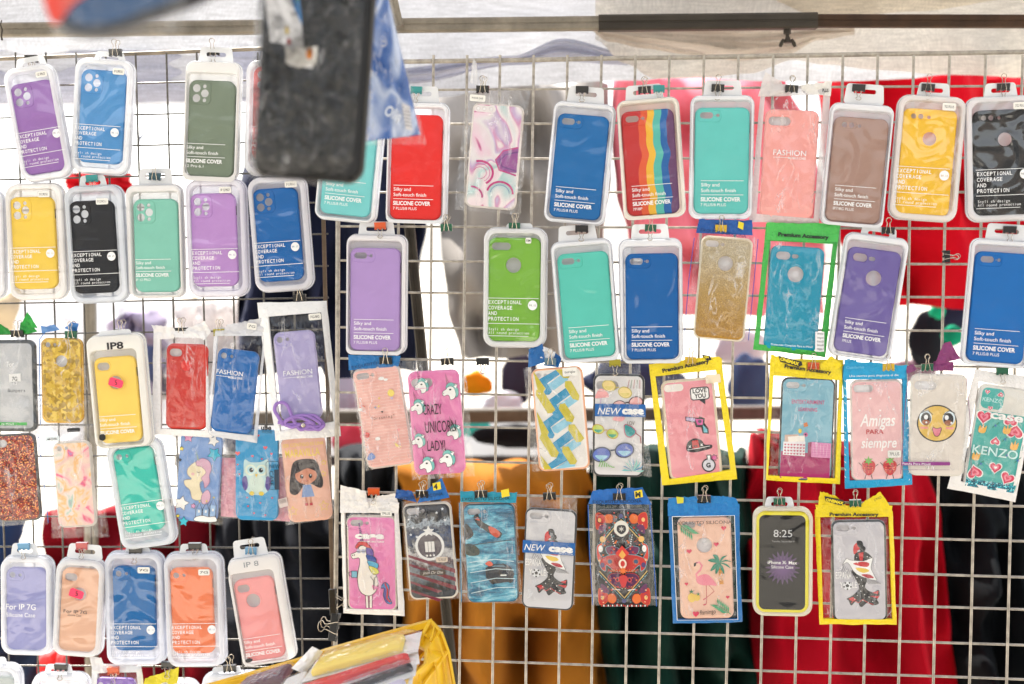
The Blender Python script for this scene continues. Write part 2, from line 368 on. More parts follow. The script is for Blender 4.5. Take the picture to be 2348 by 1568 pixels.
def phone_case(pk, ccx, ccy, w, h, mt, cam, y, T=15, r=17, logo=None, name='phone_case', rim=None, ridge=True, parent=None, thick_rim=None):
    b = PB(); lx, lz = pk.L(ccx, ccy)
    def lp(i, yy): return rr(w-2*i, h-2*i, r-i*.8, yy, lx, lz)
    rm = rim or mt
    b.loft([lp(2, y+T), lp(.4, y+T-1.5), lp(0, y+T*.55), lp(.2, y+3.2), lp(1.2, y+1.1), lp(2.8, y+.25)], rm)
    ti = thick_rim or 4.5
    b.loft([lp(2.8, y+.25), lp(ti, y)], rm)
    hs, rd = cam_holes(cam, w, h); holes = []
    for q in hs:
        if q[0] == 'c': holes.append(circ(q[3], y, lx+q[1], lz+q[2], 18))
        else: holes.append(rr(q[3], q[4], q[4]/2, y, lx+q[1], lz+q[2]))
    if logo: holes.append(circ(logo[1], y, *[(lambda c: c)(v) for v in pk.L(logo[0][0], logo[0][1])], 30))
    b.holed(lp(ti, y), holes, mt)
    for hl in holes: b.loft([hl, [(p[0], y+3.5, p[2]) for p in hl]], rm)
    if rd and ridge:
        f = lambda g, yy: rr(rd[2]+g, rd[3]+g, rd[4]+g/2, yy, lx+rd[0], lz+rd[1])
        b.loft([f(1.6, y+.02), f(.8, y-.9), f(-.8, y-.9), f(-1.8, y+.02)], mt)
    if logo:
        lx2, lz2 = pk.L(*logo[0]); f = lambda g: circ(logo[1]+g, 0, lx2, lz2, 30)
        b.loft([[(p[0], y+.02, p[2]) for p in f(4)], [(p[0], y-.7, p[2]) for p in f(3.2)], [(p[0], y-.7, p[2]) for p in f(2.2)], [(p[0], y+.02, p[2]) for p in f(1.2)]], mt)
    # side button slot on the right edge
    b.box(lx+w/2-.6, lx+w/2+.5, y+4, y+8, lz+h*.26, lz+h*.36, ink((60, 60, 62)) if not rim else rm)
    return b.build(name, parent or pk.e, smooth=40)

WHITE = (246, 246, 246)
def textA(a, pk, x, y, k, col=WHITE, circle=None):
    t = pk.t
    def at(u, v):                                     # offset along / below the first line
        return (x+u*math.cos(t)-v*math.sin(t), y+u*math.sin(t)+v*math.cos(t))
    for v, ln in ((0, 108), (53*k, 110), (79*k, 87)): a.line([at(0, v), at(ln*k, v)], 1.15, col)
    for i, s_ in enumerate(('EXCEPTIONAL', 'COVERAGE', 'AND', 'PROTECTION')):
        a.text(s_, *at(1.5, (12.2+11.6*i)*k), 11.2*k, col, mono=6.5*k, bold=.012)
    a.text('Styli sh design', *at(3, 67.5*k), 8*k, col, mono=4.3*k)
    a.text('All round protection', *at(3, 75*k), 8*k, col, mono=4.3*k)
    cx_, cy_ = at(95*k, 14*k) if not circle else circle
    a.ell(cx_, cy_, 9.7*k, 10.2*k, (244, 244, 244)); a.text('99.1%', cx_-7.4*k, cy_+2.6*k, 6.6*k, circle_ink[0], mono=3*k)
circle_ink = [(70, 90, 110)]
def textB(a, pk, x, y, k, last, col=WHITE):
    t = pk.t
    def at(u, v): return (x+u*math.cos(t)-v*math.sin(t), y+u*math.sin(t)+v*math.cos(t))
    a.line([at(0, 0), at(93*k, 0)], 1.1, col); a.line([at(0, 31*k), at(93*k, 31*k)], 1.1, col)
    a.text('Silky and', *at(.5, 12.5*k), 11*k, col, w=40*k, bold=.006); a.text('Soft-touch finish', *at(.5, 25*k), 11*k, col, w=76*k, bold=.006)
    a.text('SILICONE COVER', *at(0, 45*k), 12.6*k, col, w=87*k, bold=.03)
    if last: a.text(last, *at(0, 56*k), 9.2*k, col, w=4.25*k*len(last))

def hang_tab(pk, x, ytop, w, ybot, col=(236, 238, 240), slot=True, curl=0.):
    b = PB(); x0, z0 = pk.L(x, ytop); x1, z1 = pk.L(x, ybot); h = z0-z1; cx = (x0+x1)/2; cz = (z0+z1)/2; m = milky(col, .06)
    out = rr(w, h, 8, 0, cx, cz); out = [(p[0]*(1.0)+(0 if p[2] > cz else (3 if p[0] > cx else -3)), 0, p[2]) for p in out]
    hole = rr(w*.62, 10, 5, 0, cx, cz+h*.5-17)
    hole = [p for p in hole]
    hs = [hole] if slot else []
    Y = 14+curl
    for yy in (Y, Y+1.2): b.holed([(p[0], yy, p[2]) for p in out], [[(p[0], yy, p[2]) for p in hh] for hh in hs], m)
    for lp in [out]+hs: b.loft([[(p[0], Y, p[2]) for p in lp], [(p[0], Y+1.2, p[2]) for p in lp]], m)
    b.build('hang_tab', pk.e)

def sticker(pk, x, y, w, h, body, rot=0., Y=-.6, col=(238, 236, 228), size=8):
    lx, lz = pk.L(x, y); b = PB(); m = M(col, rough=.6)
    out = rr(w, h, 3, 0, lx, lz, 3)
    b.loft([[(p[0], Y+.6, p[2]) for p in out], [(p[0], Y, p[2]) for p in out]], m, cap1=True)
    o = b.build('size_sticker', pk.e, smooth=0)
    a = Art(pk.L, Y-.05); a.text(body, x, y+size*.33, size, (50, 50, 54), w=w*.72, align='C', bold=.008)
    a.build('printed_text', o, smooth=0)

def blister(kind, cx, cy, w, h, t, case, col, cam, panel, label, text=None, last=None, logo=None, stick=None, tab=None, lay=0, k=1., shell=(236, 238, 244), T=26, mt=None, circle=None):
    pk = Pack('boxed_phone_case', cx, cy, t, panel, T+8+lay, label)
    ccx, ccy, cw, ch = case; r = 27 if kind == 'A' else 20
    ml = milky(shell, .14 if kind == 'A' else .04); clr = milky(shell, .42)
    lx, lz = pk.L(ccx, ccy)
    b = PB()
    def lp(i, y, e=0): return rr(w-2*i+e, h-2*i+e, r-i*.7, y)
    if kind == 'A':
        wl = lambda i, y: rr(w-22-2*i, h-24-2*i, 20-i*.5, y)
    else:
        ww, wh = cw+11, ch+24
        wl = lambda i, y: rr(ww-2*i, wh-2*i, 13-i*.5, y, lx, lz+5)
    b.loft([lp(1, T), lp(-1.5, T-.5), lp(-1.5, T-2.5), lp(1, T-3), lp(1, 6), lp(1.5, 2.4), lp(3.2, .6), lp(5, .1), wl(-1.5, .1), wl(0, .9), wl(1, 4), wl(2.5, T-5)], ml)
    b.holed(wl(2.5, T-5), [], clr); b.holed(lp(1, T), [], clr)
    b.build('tray', pk.e, smooth=40)
    # rear flange of the clear outer shell
    f = PB(); g = lambda i, y: rr(w+5-2*i, h+5-2*i, r+2-i*.7, y)
    f.loft([g(4, T+1), g(0, T+1), g(0, T-1), g(2.5, T-2), g(2.6, 9)], milky((225, 228, 238), .6)); f.build('outer_shell', pk.e)
    phone_case(pk, ccx, ccy, cw, ch, mt or silicone(col), cam, 5.5, T=14, logo=logo, r=17 if cam != 'pro' else 19)
    ld = PB(); q = wl(-.5, .35)
    nx, nz = 8, 14; lw, lh = (w-23, h-25) if kind == 'A' else (cw+10, ch+23); ox, oz = (0, 0) if kind == 'A' else (lx, lz+5)
    ld.holed(q, [], film('lid2' if kind == 'A' else 'lid')); ld.build('clear_lid', pk.e, smooth=0)
    if text:
        a = pk.art(.2)
        if kind == 'A': textA(a, pk, text[0], text[1], k, circle=circle)
        else: textB(a, pk, text[0], text[1], k, last)
        a.build('printed_text', pk.e, smooth=0)
    if stick: sticker(pk, *stick)
    if tab: hang_tab(pk, *tab)
    return pk

CLIPC = {'black': (26, 26, 28), 'teal': (40, 140, 140), 'green': (24, 92, 66), 'orange': (206, 84, 36), 'yellow': (214, 176, 44), 'olive': (160, 150, 36), 'blue': (90, 150, 190), 'darkteal': (38, 78, 92), 'rose': (190, 84, 84), 'greyblue': (96, 124, 140)}
CLIPN = {}
def clip(x, y, col, style, panel, label, t=0., w=28, off=16, sc_=1., rnd=True):
    mw, s = frame(x, y, panel, t, off); e = empty('binder_clip', mw @ Matrix.Scale(sc_, 4))
    tag(e, label, 'binder clip', 'binder clips on the wire grids')
    m = M(CLIPC[col], rough=.3, metal=0., coat=.3, name='clip_paint'); b = PB(); h = 7.5
    prof = [(-6, h), (6, h), (6.6, h-1.2), (2.2, -h+1), (.6, -h), (-.6, -h), (-2.2, -h+1), (-6.6, h-1.2)]
    wq = w/2
    b.loft([[(xx*1., yy, zz) for yy, zz in prof] for xx in (-wq, wq)], m, cap0=True, cap1=True)
    for sx in (-1, 0, 1):                            # rolled mouth with gaps for the handles
        ww = w*.16 if sx else w*.14; xc = sx*w*.42
        for yy in (-3, 3): b.tube([(xc-ww/2, yy, -h), (xc+ww/2, yy, -h)], 1.9, m, 8)
    b.build('clip_body', e)
    wm = M((190, 180, 165), rough=.25, metal=1., name='clip_wire')
    def handle(up, y, lean, tw=0):
        H = 1 if up else -1; L_ = 36 if up else 21
        pts = []
        for sx in (-1, 1):
            seg = [(sx*w*.22, 0), (sx*w*.20, .15), (sx*w*.10, .55), (sx*w*.095, .68), (sx*w*.2, .8), (sx*w*.19, .92), (sx*w*.1, 1.0)]
            pts.append(seg)
        full = pts[0]+[(0, 1.015)]+pts[1][::-1]
        b2 = PB(); b2.tube([(q[0]+tw*q[1]*6, y+(lean*q[1] if up else lean*.6*q[1]), -h+(H*L_*q[1])) for q in full], .85, wm, 6)
        b2.build('handle', e)
    if style in ('u', 'b'): handle(True, -5.2, -4)
    if style == 'u': handle(True, 6.5, 3, .5)
    if style in ('d', 'b', 'f'): handle(False, -4.5, -7)
    if style == 'd': handle(False, 5, 5)
    return e

# ================================================================ SETTING
def at_origin(pb, O): pb.v = [(v[0]-O.x, v[1]-O.y, v[2]-O.z) for v in pb.v]
def world_obj(pb, name, O=None, smooth=35, parent=None):
    O = O or Vector(pb.v[0]); at_origin(pb, O); o = pb.build(name, None, smooth)
    if parent: o.parent = parent; o.location = O-parent.location
    else: o.location = O
    return o
def wempty(name, O):
    o = bpy.data.objects.new(name, None); COL.objects.link(o); o.location = O; return o

g = PB(); g.grid(lambda u, v: (-60+120*u, -40+160*v, 0), 24, 32, M((205, 198, 184), rough=.9, var=.25, vs=1.5, bump=.3, bs=8.))
struct(world_obj(g, 'ground', Vector((0, 0, 0)), 0), 'pale sunlit paving of the market street')

def cloth_mat(col, thick, key, purple=0):
    m, nt, b, o = newmat('canopy_cloth'); nt.nodes.remove(b)
    w1 = N(nt, 'ShaderNodeTexNoise', Scale=1., Detail=2.); L(nt, coord(nt, (260, 900, 22)), w1.inputs['Vector'])
    w2 = N(nt, 'ShaderNodeTexNoise', Scale=1., Detail=2.); L(nt, coord(nt, (20, 60, 260)), w2.inputs['Vector'])
    n3 = N(nt, 'ShaderNodeTexNoise', Scale=2.2, Detail=4.); L(nt, coord(nt), n3.inputs['Vector'])
    a = N(nt, 'ShaderNodeMath', operation='MULTIPLY'); L(nt, w1.outputs[0], a.inputs[0]); L(nt, w2.outputs[0], a.inputs[1])
    a2 = N(nt, 'ShaderNodeMath', operation='MULTIPLY'); L(nt, a.outputs[0], a2.inputs[0]); L(nt, n3.outputs[0], a2.inputs[1])
    mr = nt.nodes.new('ShaderNodeMapRange'); mr.inputs['From Min'].default_value = .05; mr.inputs['From Max'].default_value = .2
    mr.inputs['To Min'].default_value = .70; mr.inputs['To Max'].default_value = 1.05; L(nt, a2.outputs[0], mr.inputs[0])
    vm = N(nt, 'ShaderNodeVectorMath', operation='SCALE'); vm.inputs[0].default_value = lin(col)[:3]; L(nt, mr.outputs[0], vm.inputs['Scale'])
    df = nt.nodes.new('ShaderNodeBsdfDiffuse'); tl = nt.nodes.new('ShaderNodeBsdfTranslucent')
    L(nt, vm.outputs[0], df.inputs[0]); L(nt, vm.outputs[0], tl.inputs[0])
    mx = N(nt, 'ShaderNodeMixShader', Fac=thick); L(nt, df.outputs[0], mx.inputs[1]); L(nt, tl.outputs[0], mx.inputs[2]); L(nt, mx.outputs[0], o.inputs[0])
    return m
def interp(pts, x):
    for i in range(len(pts)-1):
        if x <= pts[i+1][0]:
            a, b = pts[i], pts[i+1]; t = max(0, (x-a[0])/(b[0]-a[0])); t = t*t*(3-2*t)
            return a[1]+(b[1]-a[1])*t
    return pts[-1][1]
cloth1 = cloth_mat((208, 210, 216), .17, 1); cloth2 = cloth_mat((252, 248, 240), .6, 2); cloth_shade = cloth_mat((214, 216, 232), .5, 3)
hem = [(-400, 250), (300, 242), (580, 235), (905, 226), (1010, 222), (1174, 197), (1400, 186), (1600, 178), (1740, 186), (1875, 188), (2070, 182), (2170, 171), (2348, 176), (2800, 180)]
def valance(x0, x1, hemf, topf, d, mt, amp, seed, name, label, roof=None, lean=.12):
    b = PB()
    def fn(u, v):
        x = x0+(x1-x0)*u; yb = interp(hemf, x); yt = interp(topf, x)
        y = yb+(yt-yb)*v
        n = noise.noise(Vector((x*.006, v*1.6, seed)))*amp+noise.noise(Vector((x*.0022+v*1.3, v*3, seed+5)))*amp*1.6
        return P(x, y+noise.noise(Vector((x*.02, 0, seed)))*2*(1-v), d-lean*v+n)
    b.grid(fn, 110, 22, mt); o = world_obj(b, name, P((x0+x1)/2, interp(hemf, (x0+x1)/2), d), 180)
    tag(o, label, 'canopy cloth'); return o
up_ = [(-500, -420), (2900, -420)]
valance(-420, 2800, hem, up_, 2.75, cloth1, .05, 1, 'cloth_canopy', 'white gauze cloth sheet hanging behind the metal bar across the whole top', lean=.25)
valance(1365, 2800, [(1365, 90), (1430, 144), (1500, 180), (1620, 177), (1720, 168), (1816, 138), (1900, 148), (2000, 160), (2161, 170), (2348, 177), (2800, 178)], up_, 2.66, cloth2, .09, 9, 'cloth_canopy', 'beige gauze sheet doubled over the white cloth at upper right', lean=.22)
valance(-420, 640, [(-420, 240), (640, 232)], [(-420, 120), (640, 105)], 2.70, cloth_shade, .03, 4, 'cloth_strip', 'bluish gauze strip hanging behind the top of the left wire grid', lean=.03)  # bluish sheet added to paint the shade on the lower canopy
valance(880, 1440, [(880, 196), (940, 192), (1174, 150), (1290, 140), (1440, 150)], [(880, 158), (1174, 128), (1290, 88), (1440, 120)], 2.69, cloth_shade, .03, 6, 'cloth_strip', 'slanting bluish strip of gauze above the middle of the right grid', lean=.03)  # bluish sheet added in place of the diagonal shadow on the cloth
valance(1340, 1960, [(1340, 62), (1400, 96), (1480, 112), (1600, 128), (1700, 140), (1800, 126), (1880, 92), (1960, 80)], [(1340, 60), (1600, 62), (1960, 64)], 2.60, cloth_mat((236, 226, 216), .58, 7), .05, 22, 'cloth_fold', 'greyish fold of gauze sagging under the bar left of the wing nut', lean=.03)  # extra grey layer added to darken the canopy like shaded folds
valance(1700, 2800, [(1700, -20), (1900, 40), (2100, 26), (2348, -6), (2800, -40)], up_, 2.58, cloth_mat((240, 230, 214), .5, 8), .06, 33, 'cloth_fold', 'overlapping gauze layer along the top right edge', lean=.1)
# roof sheet over the stall
b = PB(); zr = P(1174, -420, 2.5).z
b.grid(lambda u, v: (-3.2+6.4*u, .42-2.2*v, zr+.03+.10*math.sin(v*3.1)+.05*noise.noise(Vector((u*8, v*4, 3)))), 60, 30, cloth1)
tag(world_obj(b, 'roof_sheet', Vector((0, 0, zr)), 180), 'white cloth roof sheet stretched over the stall, above the picture', 'canopy cloth')

galv = M((146, 137, 122), rough=.5, metal=.5, var=.5, vs=14., bump=.5, bs=60., name='galvanised')
galvd = M((112, 104, 92), rough=.45, metal=.7, var=.35, vs=18., bump=.5, bs=60., name='galvanised_dull')
rust = M((70, 48, 30), rough=.7, metal=.35, var=.55, vs=22., bump=.8, bs=90., name='rusty_steel')
dark = M((66, 60, 52), rough=.5, metal=.6, var=.3, vs=20., bump=.4, bs=60., name='dark_steel')
def bar(p, q, hw, hh, m, name=None, parent=None, groove=True):
    p, q = Vector(p), Vector(q); t = (q-p).normalized(); u = (Vector((0, 0, 1))-t*t.z).normalized() if abs(t.z) < .8 else (Vector((1, 0, 0))-t*t.x).normalized(); v = t.cross(u)
    c = min(hw, hh)*.25; prof = [(-hw+c, -hh), (hw-c, -hh), (hw, -hh+c)]+([(hw, -c*.6), (hw-c*.35, -c*.3), (hw-c*.35, c*.3), (hw, c*.6)] if groove else [])+[(hw, hh-c), (hw-c, hh), (-hw+c, hh), (-hw, hh-c)]+([(-hw, c*.6), (-hw+c*.35, c*.3), (-hw+c*.35, -c*.3), (-hw, -c*.6)] if groove else [])+[(-hw, -hh+c)]
    b = PB(); n = 10
    b.loft([[p+(q-p)*i/n+v*a+u*e for a, e in prof] for i in range(n+1)], m, cap0=True, cap1=True)
    return b
D0 = 2.33; k0 = D0/FPX
fr_ = wempty('stall_frame', P(905, 55, D0)); tag(fr_, 'square metal tube frame of the stall running across the top', 'stall frame')
world_obj(bar(P(-260, 72, D0), P(1872, 48, D0), 15*k0, 15.5*k0, galv), 'cross_bar', P(600, 60, D0), 30, fr_)
world_obj(bar(P(1372, 53.5, D0), P(1872, 48, D0), 18*k0, 18*k0, dark), 'joint_sleeve', P(1780, 48, D0), 30, fr_)  # end sleeve, lengthened and darkened to paint the shadowed stretch of bar
world_obj(bar(P(1872.5, 48, D0), P(2700, 50, D0), 12*k0, 14.5*k0, rust), 'sliding_bar', P(2300, 48, D0), 30, fr_)
world_obj(bar(P(896, 70, D0-.03), P(1052, 1700, D0+.1), 12*k0, 12*k0, dark), 'leaning_post', P(1000, 800, D0), 30, fr_)
world_obj(bar(P(880, -90, D0-.03), P(915, 62, D0-.035), 11*k0, 11*k0, galv), 'upright', P(900, 0, D0), 30, fr_)
world_obj(bar(P(206, 640, 2.9), P(212, 1700, 2.9), 16*k0, 16*k0, galv), 'rear_post', P(210, 900, 2.9), 30, fr_)
wn = PB(); wc = lambda x, y, o=0: P(x, y, D0+o)
wn.tube([wc(1805, 66), wc(1805, 78)], 8.5*k0, dark, 6); wn.tube([wc(1805, 76), wc(1806, 90)], 4.5*k0, dark, 10)
wn.tube([wc(1806, 85), wc(1806, 98)], [5*k0, 8.5*k0], dark, 12)
for sx in (-1, 1): wn.tube([wc(1806+sx*4, 94), wc(1806+sx*10, 88+4), wc(1806+sx*14, 99), wc(1806+sx*17, 107)], [3*k0, 4.2*k0, 4.8*k0, 3.6*k0], dark, 10)
world_obj(wn, 'wing_nut', wc(1805, 80), 40, fr_)
hk = PB(); hk.tube([P(4, 46, 2.3), P(1, 56, 2.3), P(5, 68, 2.3), P(3, 84, 2.3), P(5, 92, 2.3)], [.001, .0012, .0015, .0015, .002], dark, 6)
tag(world_obj(hk, 'wire_hook', P(4, 60, 2.3)), 'small bent wire hook at the far left end of the top bar', 'hook')

# ---- wire grids
wireR = M((176, 168, 156), rough=.38, metal=.5, var=.42, vs=75., bump=.6, bs=120., name='grid_wire')
wireL = M((104, 100, 94), rough=.36, metal=.6, var=.45, vs=75., bump=.5, bs=120., name='grid_wire_dark')
postL = M((110, 92, 74), rough=.55, metal=.5, var=.5, vs=26., bump=.7, bs=120., name='grid_post_rusty')
kk = 2.1/FPX
HR = [(770, 144, 2420, 118, 5.4), (770, 208, 2420, 196), (770, 285, 2420, 279), (770, 364, 2420, 362), (770, 441, 2420, 440), (770, 518.5, 2420, 525), (770, 597.5, 2420, 607), (770, 669, 2420, 684), (770, 750, 2420, 760), (770, 822, 2420, 843.5), (770, 899, 2420, 922), (770, 974, 2420, 1002), (770, 1052, 2420, 1084), (770, 1126, 2420, 1163), (770, 1199, 2420, 1243), (770, 1276, 2420, 1325), (770, 1347.5, 2420, 1400), (770, 1429, 2420, 1481), (770, 1505, 2420, 1560), (770, 1580, 2420, 1640)]
VR = [(841, 828.5), (918, 903), (994, 978), (1071, 1053), (1147, 1129), (1224, 1205), (1301, 1281), (1379, 1356), (1457, 1434), (1535, 1510), (1614, 1588), (1693, 1665), (1773, 1744), (1852, 1822), (1933, 1902), (2013, 1980), (2095, 2060), (2177, 2139), (2260, 2222), (2345, 2307), (2430, 2390)]
gr = wempty('wire_grid_panel', P(1500, 130, 2.1)); tag(gr, 'large pale galvanised wire grid filling the right two thirds', 'wire grid', 'wire display grids')
def wireobj(pts, r, m, par, nm='wire'):
    b = PB(); b.tube(pts, r, m, 10); o = world_obj(b, nm, pts[0], 60, par); return o
def PR(x, y, off=0): return P(x, y, dpt(x, y, 'R')-off)
def PL(x, y, off=0): return P(x, y, dpt(x, y, 'L')-off)
for i, h in enumerate(HR):
    r = (h[4] if len(h) > 4 else 2.75)*kk
    wireobj([PR(h[0]+(h[2]-h[0])*t, h[1]+(h[3]-h[1])*t+random.uniform(-.6, .6)) for t in [q/8 for q in range(9)]], r, wireR, gr, 'top_rail' if i == 0 else 'wire')
for a, bx in VR:
    wireobj([PR(a+(bx-a)*t+random.uniform(-.5, .5), 126+(1590-126)*t, .0028) for t in [q/8 for q in range(9)]], 3.1*kk, wireR, gr)
wireobj([PR(776, 140, .001), PR(774, 800, .001), PR(768, 1600, .001)], 5.4*kk, wireR, gr, 'edge_post')
HL = list(zip([137, 200, 272, 343, 414, 485, 556, 626, 697, 768, 838, 907, 975, 1046, 1115, 1184, 1253, 1323, 1394, 1464, 1525, 1596], [106, 180, 252, 322, 393, 464, 536, 609.5, 682.5, 755, 827, 900, 972, 1043, 1114, 1185, 1256, 1326, 1396, 1466, 1530, 1602]))
VL = [(-35, 24), (35, 91), (105, 156), (174, 221), (242, 289), (311, 355), (381, 422), (451, 493), (521, 559), (591, 627), (661, 696)]
gl = wempty('wire_grid_panel', P(380, 130, 2.2)); tag(gl, 'dark grey wire grid with rusty edge filling the left third', 'wire grid', 'wire display grids')
rl = M((150, 138, 122), rough=.5, metal=.5, var=.55, vs=20., bump=.6, bs=100., name='rail_flaking')
for i, (a, c) in enumerate(HL):
    wireobj([PL(-60+(748+60)*t+min(1, i/20)*14*t, a+(c-a)*t+random.uniform(-.5, .5)) for t in [q/6 for q in range(7)]], (5 if i == 0 else 2.1)*kk, rl if i == 0 else wireL, gl, 'top_rail' if i == 0 else 'wire')
for a, c in VL: wireobj([PL(a+(c-a)*t+random.uniform(-.5, .5), 120+1480*t, .0022) for t in [q/8 for q in range(9)]], 2.3*kk, wireL, gl)
world_obj(bar(PL(732, 100), PL(768, 1600), 4.6*kk, 4.6*kk, postL, groove=False), 'edge_post', PL(750, 800), 30, gl)

# ---- garments hanging behind
def fabric(col): return M(col, rough=.95, var=.10, vs=6., bump=.35, bs=260., spec=.15, name='fabric')
def garment(rows, d, col, name, label, cat, folds=7, amp=.03, depth=.09, seed=0, group='clothes hanging on the stall behind', m=None):
    b = PB(); n = 120; loops = []; K = 34; d *= 1.12; amp *= 3.4
    for j in range(K+1):
        y = rows[0][0]+(rows[-1][0]-rows[0][0])*j/K
        xl = interp([(r[0], r[1]) for r in rows], y); xr = interp([(r[0], r[2]) for r in rows], y)
        a = P(xl, y, d); c = P(xr, y, d); mid = (a+c)/2; hw = (c-a).length/2; lp = []
        for i in range(n):
            th = 6.2832*i/n; cx = math.cos(th); sy = math.sin(th)
            t = j/K; f = math.sin(cx*folds+seed+t*1.2+noise.noise(Vector((cx*2, t*2, seed)))*2.5)*amp*(.4+.6*t)+noise.noise(Vector((cx*3, t*5, seed+3)))*amp*1.3
            e = depth*(1-.25*(j == 0))
            lp.append((mid.x+hw*cx, mid.y+(math.copysign(abs(sy)**.6, sy)*e+f*(abs(sy))**.5), mid.z))
        loops.append(lp)
    b.loft(loops, m or fabric(col), cap0=True, cap1=True)
    o = world_obj(b, name, P((rows[0][1]+rows[0][2])/2, rows[0][0], d), 60); tag(o, label, cat, group); return o
garment([(195, 1000, 1395), (400, 1003, 1402), (540, 1010, 1384), (700, 1026, 1390), (812, 1056, 1388)], 3.0, (160, 154, 148), 'sweatpants', 'pale grey marl sweatpants behind the marble phone cover', 'trousers', 5, .03, seed=1)
garment([(300, 590, 925), (400, 556, 962), (520, 548, 978), (600, 548, 962), (720, 545, 952), (850, 556, 955)], 2.85, (34, 38, 60), 'jacket', 'navy blue jacket behind the gap between the two grids', 'jacket', 6, .03, seed=2)
garment([(176, 1405, 1800), (300, 1402, 1850), (440, 1412, 1880), (540, 1440, 1885), (640, 1500, 1885), (716, 1540, 1880)], 3.0, (236, 128, 140), 'pink_hoodie', 'salmon pink hoodie behind the rainbow and turquoise covers', 'hoodie', 6, .035, seed=3)
garment([(171, 1872, 2345), (300, 1885, 2352), (520, 1905, 2370), (606, 1970, 2360), (700, 2030, 2300)], 3.05, (196, 6, 28), 'red_hoodie', 'bright red hoodie behind the yellow and black covers at right', 'hoodie', 5, .035, seed=4)
garment([(1066, 905, 1345), (1130, 925, 1362), (1400, 925, 1378), (1600, 935, 1405)], 2.9, (166, 104, 30), 'mustard_trousers', 'mustard yellow trousers hanging behind the lower middle of the grid', 'trousers', 9, .035, seed=5)
garment([(1030, 1352, 1712), (1200, 1342, 1722), (1400, 1365, 1730), (1600, 1392, 1735)], 2.93, (8, 42, 34), 'green_trousers', 'bottle green trousers hanging beside the mustard ones', 'trousers', 8, .035, seed=6)
garment([(996, 1722, 1790), (1040, 1715, 2120), (1200, 1712, 2158), (1400, 1722, 2175), (1600, 1735, 2196)], 2.9, (172, 4, 28), 'red_trousers', 'bright red trousers hanging behind the lower right of the grid', 'trousers', 7, .03, seed=7)
garment([(1040, 2120, 2420), (1200, 2150, 2420), (1600, 2190, 2440)], 2.96, (18, 22, 26), 'black_trousers', 'black trousers at the lower right edge beside the red ones', 'trousers', 8, .03, seed=8)
garment([(1170, 112, 505), (1400, 105, 515), (1600, 100, 520)], 2.95, (128, 12, 28), 'crimson_trousers', 'dark crimson trousers hanging behind the lower left grid', 'trousers', 10, .035, seed=9)
garment([(1160, 492, 780), (1400, 500, 930), (1600, 505, 945)], 2.9, (26, 28, 34), 'black_trousers', 'black trousers behind the meeting edge of the two grids', 'trousers', 8, .03, seed=10)
garment([(1030, 775, 930), (1200, 770, 935), (1500, 770, 940)], 3.0, (32, 34, 38), 'black_sweater', 'charcoal sweater behind the striped pink cover with the word Dreaming', 'sweater', 5, .03, seed=11)
garment([(1150, -120, 48), (1400, -120, 40), (1460, -120, 46)], 2.95, (36, 66, 110), 'blue_jeans', 'blue denim jeans at the far lower left edge', 'jeans', 5, .03, seed=12)
garment([(1470, -120, 112), (1620, -120, 118)], 2.9, (52, 62, 82), 'slate_shorts', 'slate blue shorts at the bottom left corner', 'shorts', 4, .02, seed=13)
garment([(1492, 100, 157), (1540, 100, 157), (1620, 100, 160)], 2.7, (250, 96, 96), 'coral_scarf', 'narrow coral scarf under the peach cover', 'scarf', 3, .01, .03, seed=14)
garment([(396, 150, 300), (445, 158, 298)], 3.3, (206, 20, 34), 'red_shirt', 'red shirt peeping out between two rows of boxed covers', 'shirt', 3, .02, .05, seed=15)
garment([(690, 60, 400), (860, 40, 430), (1000, 60, 420)], 3.6, (240, 240, 244), 'white_shirt', 'white shirt behind the row of bagged covers on the left', 'shirt', 5, .05, seed=16, m=cloth_mat((250, 250, 252), .6, 5))
garment([(690, 400, 545), (900, 380, 560)], 3.5, (226, 224, 236), 'white_blouse', 'off-white blouse just left of the navy jacket', 'blouse', 4, .04, seed=18, m=cloth_mat((244, 240, 238), .6, 6))
garment([(714, 300, 350), (740, 250, 372), (900, 245, 385)], 3.3, (160, 150, 172), 'mauve_cap', 'mauve bag behind the cover with IP8 written on its box', 'bag', 3, .02, seed=17)

tw = PB(); tw.tube([P(316, 332, 3.2), P(320, 318, 3.2), P(330, 308, 3.2), P(339, 303, 3.2)], [.003, .0035, .003, .002], M((40, 44, 80), rough=.7), 6); tw.tube([P(320, 318, 3.2), P(314, 304, 3.2), P(311, 296, 3.2)], .002, M((40, 44, 80), rough=.7), 6)
tag(world_obj(tw, 'twig', P(320, 318, 3.2)), 'small dark forked twig seen through the left grid', 'twig')
# ---- things of the stall across the way
def blobthing(px, py, d, rx, ry, col, name, label, cat, seed=0, q=.6):
    b = PB(); O = P(px, py, d); n, mM = 24, 14; loops = []
    for j in range(mM+1):
        ph = math.pi*j/mM; lp = []
        for i in range(n):
            th = 6.2832*i/n; v = Vector((math.sin(ph)*math.cos(th), math.sin(ph)*math.sin(th), math.cos(ph)))
            s = 1+.28*noise.noise(v*1.7+Vector((seed, 0, 0)))
            lp.append((O.x+v.x*rx*d/FPX*s, O.y+v.y*min(rx, ry)*d/FPX*q*s, O.z+v.z*ry*d/FPX*s))
        loops.append(lp)
    b.loft(loops, fabric(col)); o = world_obj(b, name, O, 180); tag(o, label, cat); return o
blobthing(1093, 880, 4.0, 36, 28, (238, 140, 20), 'orange_beanie', 'round orange beanie beyond the unicorn cover', 'hat', 1)
blobthing(1080, 975, 3.9, 40, 26, (60, 205, 195), 'turquoise_bag', 'turquoise bag on the far table under the grey rail', 'bag', 2)
blobthing(1150, 925, 4.2, 50, 26, (226, 226, 232), 'white_bundle', 'white bundle of cloth on the far table', 'cloth', 3)
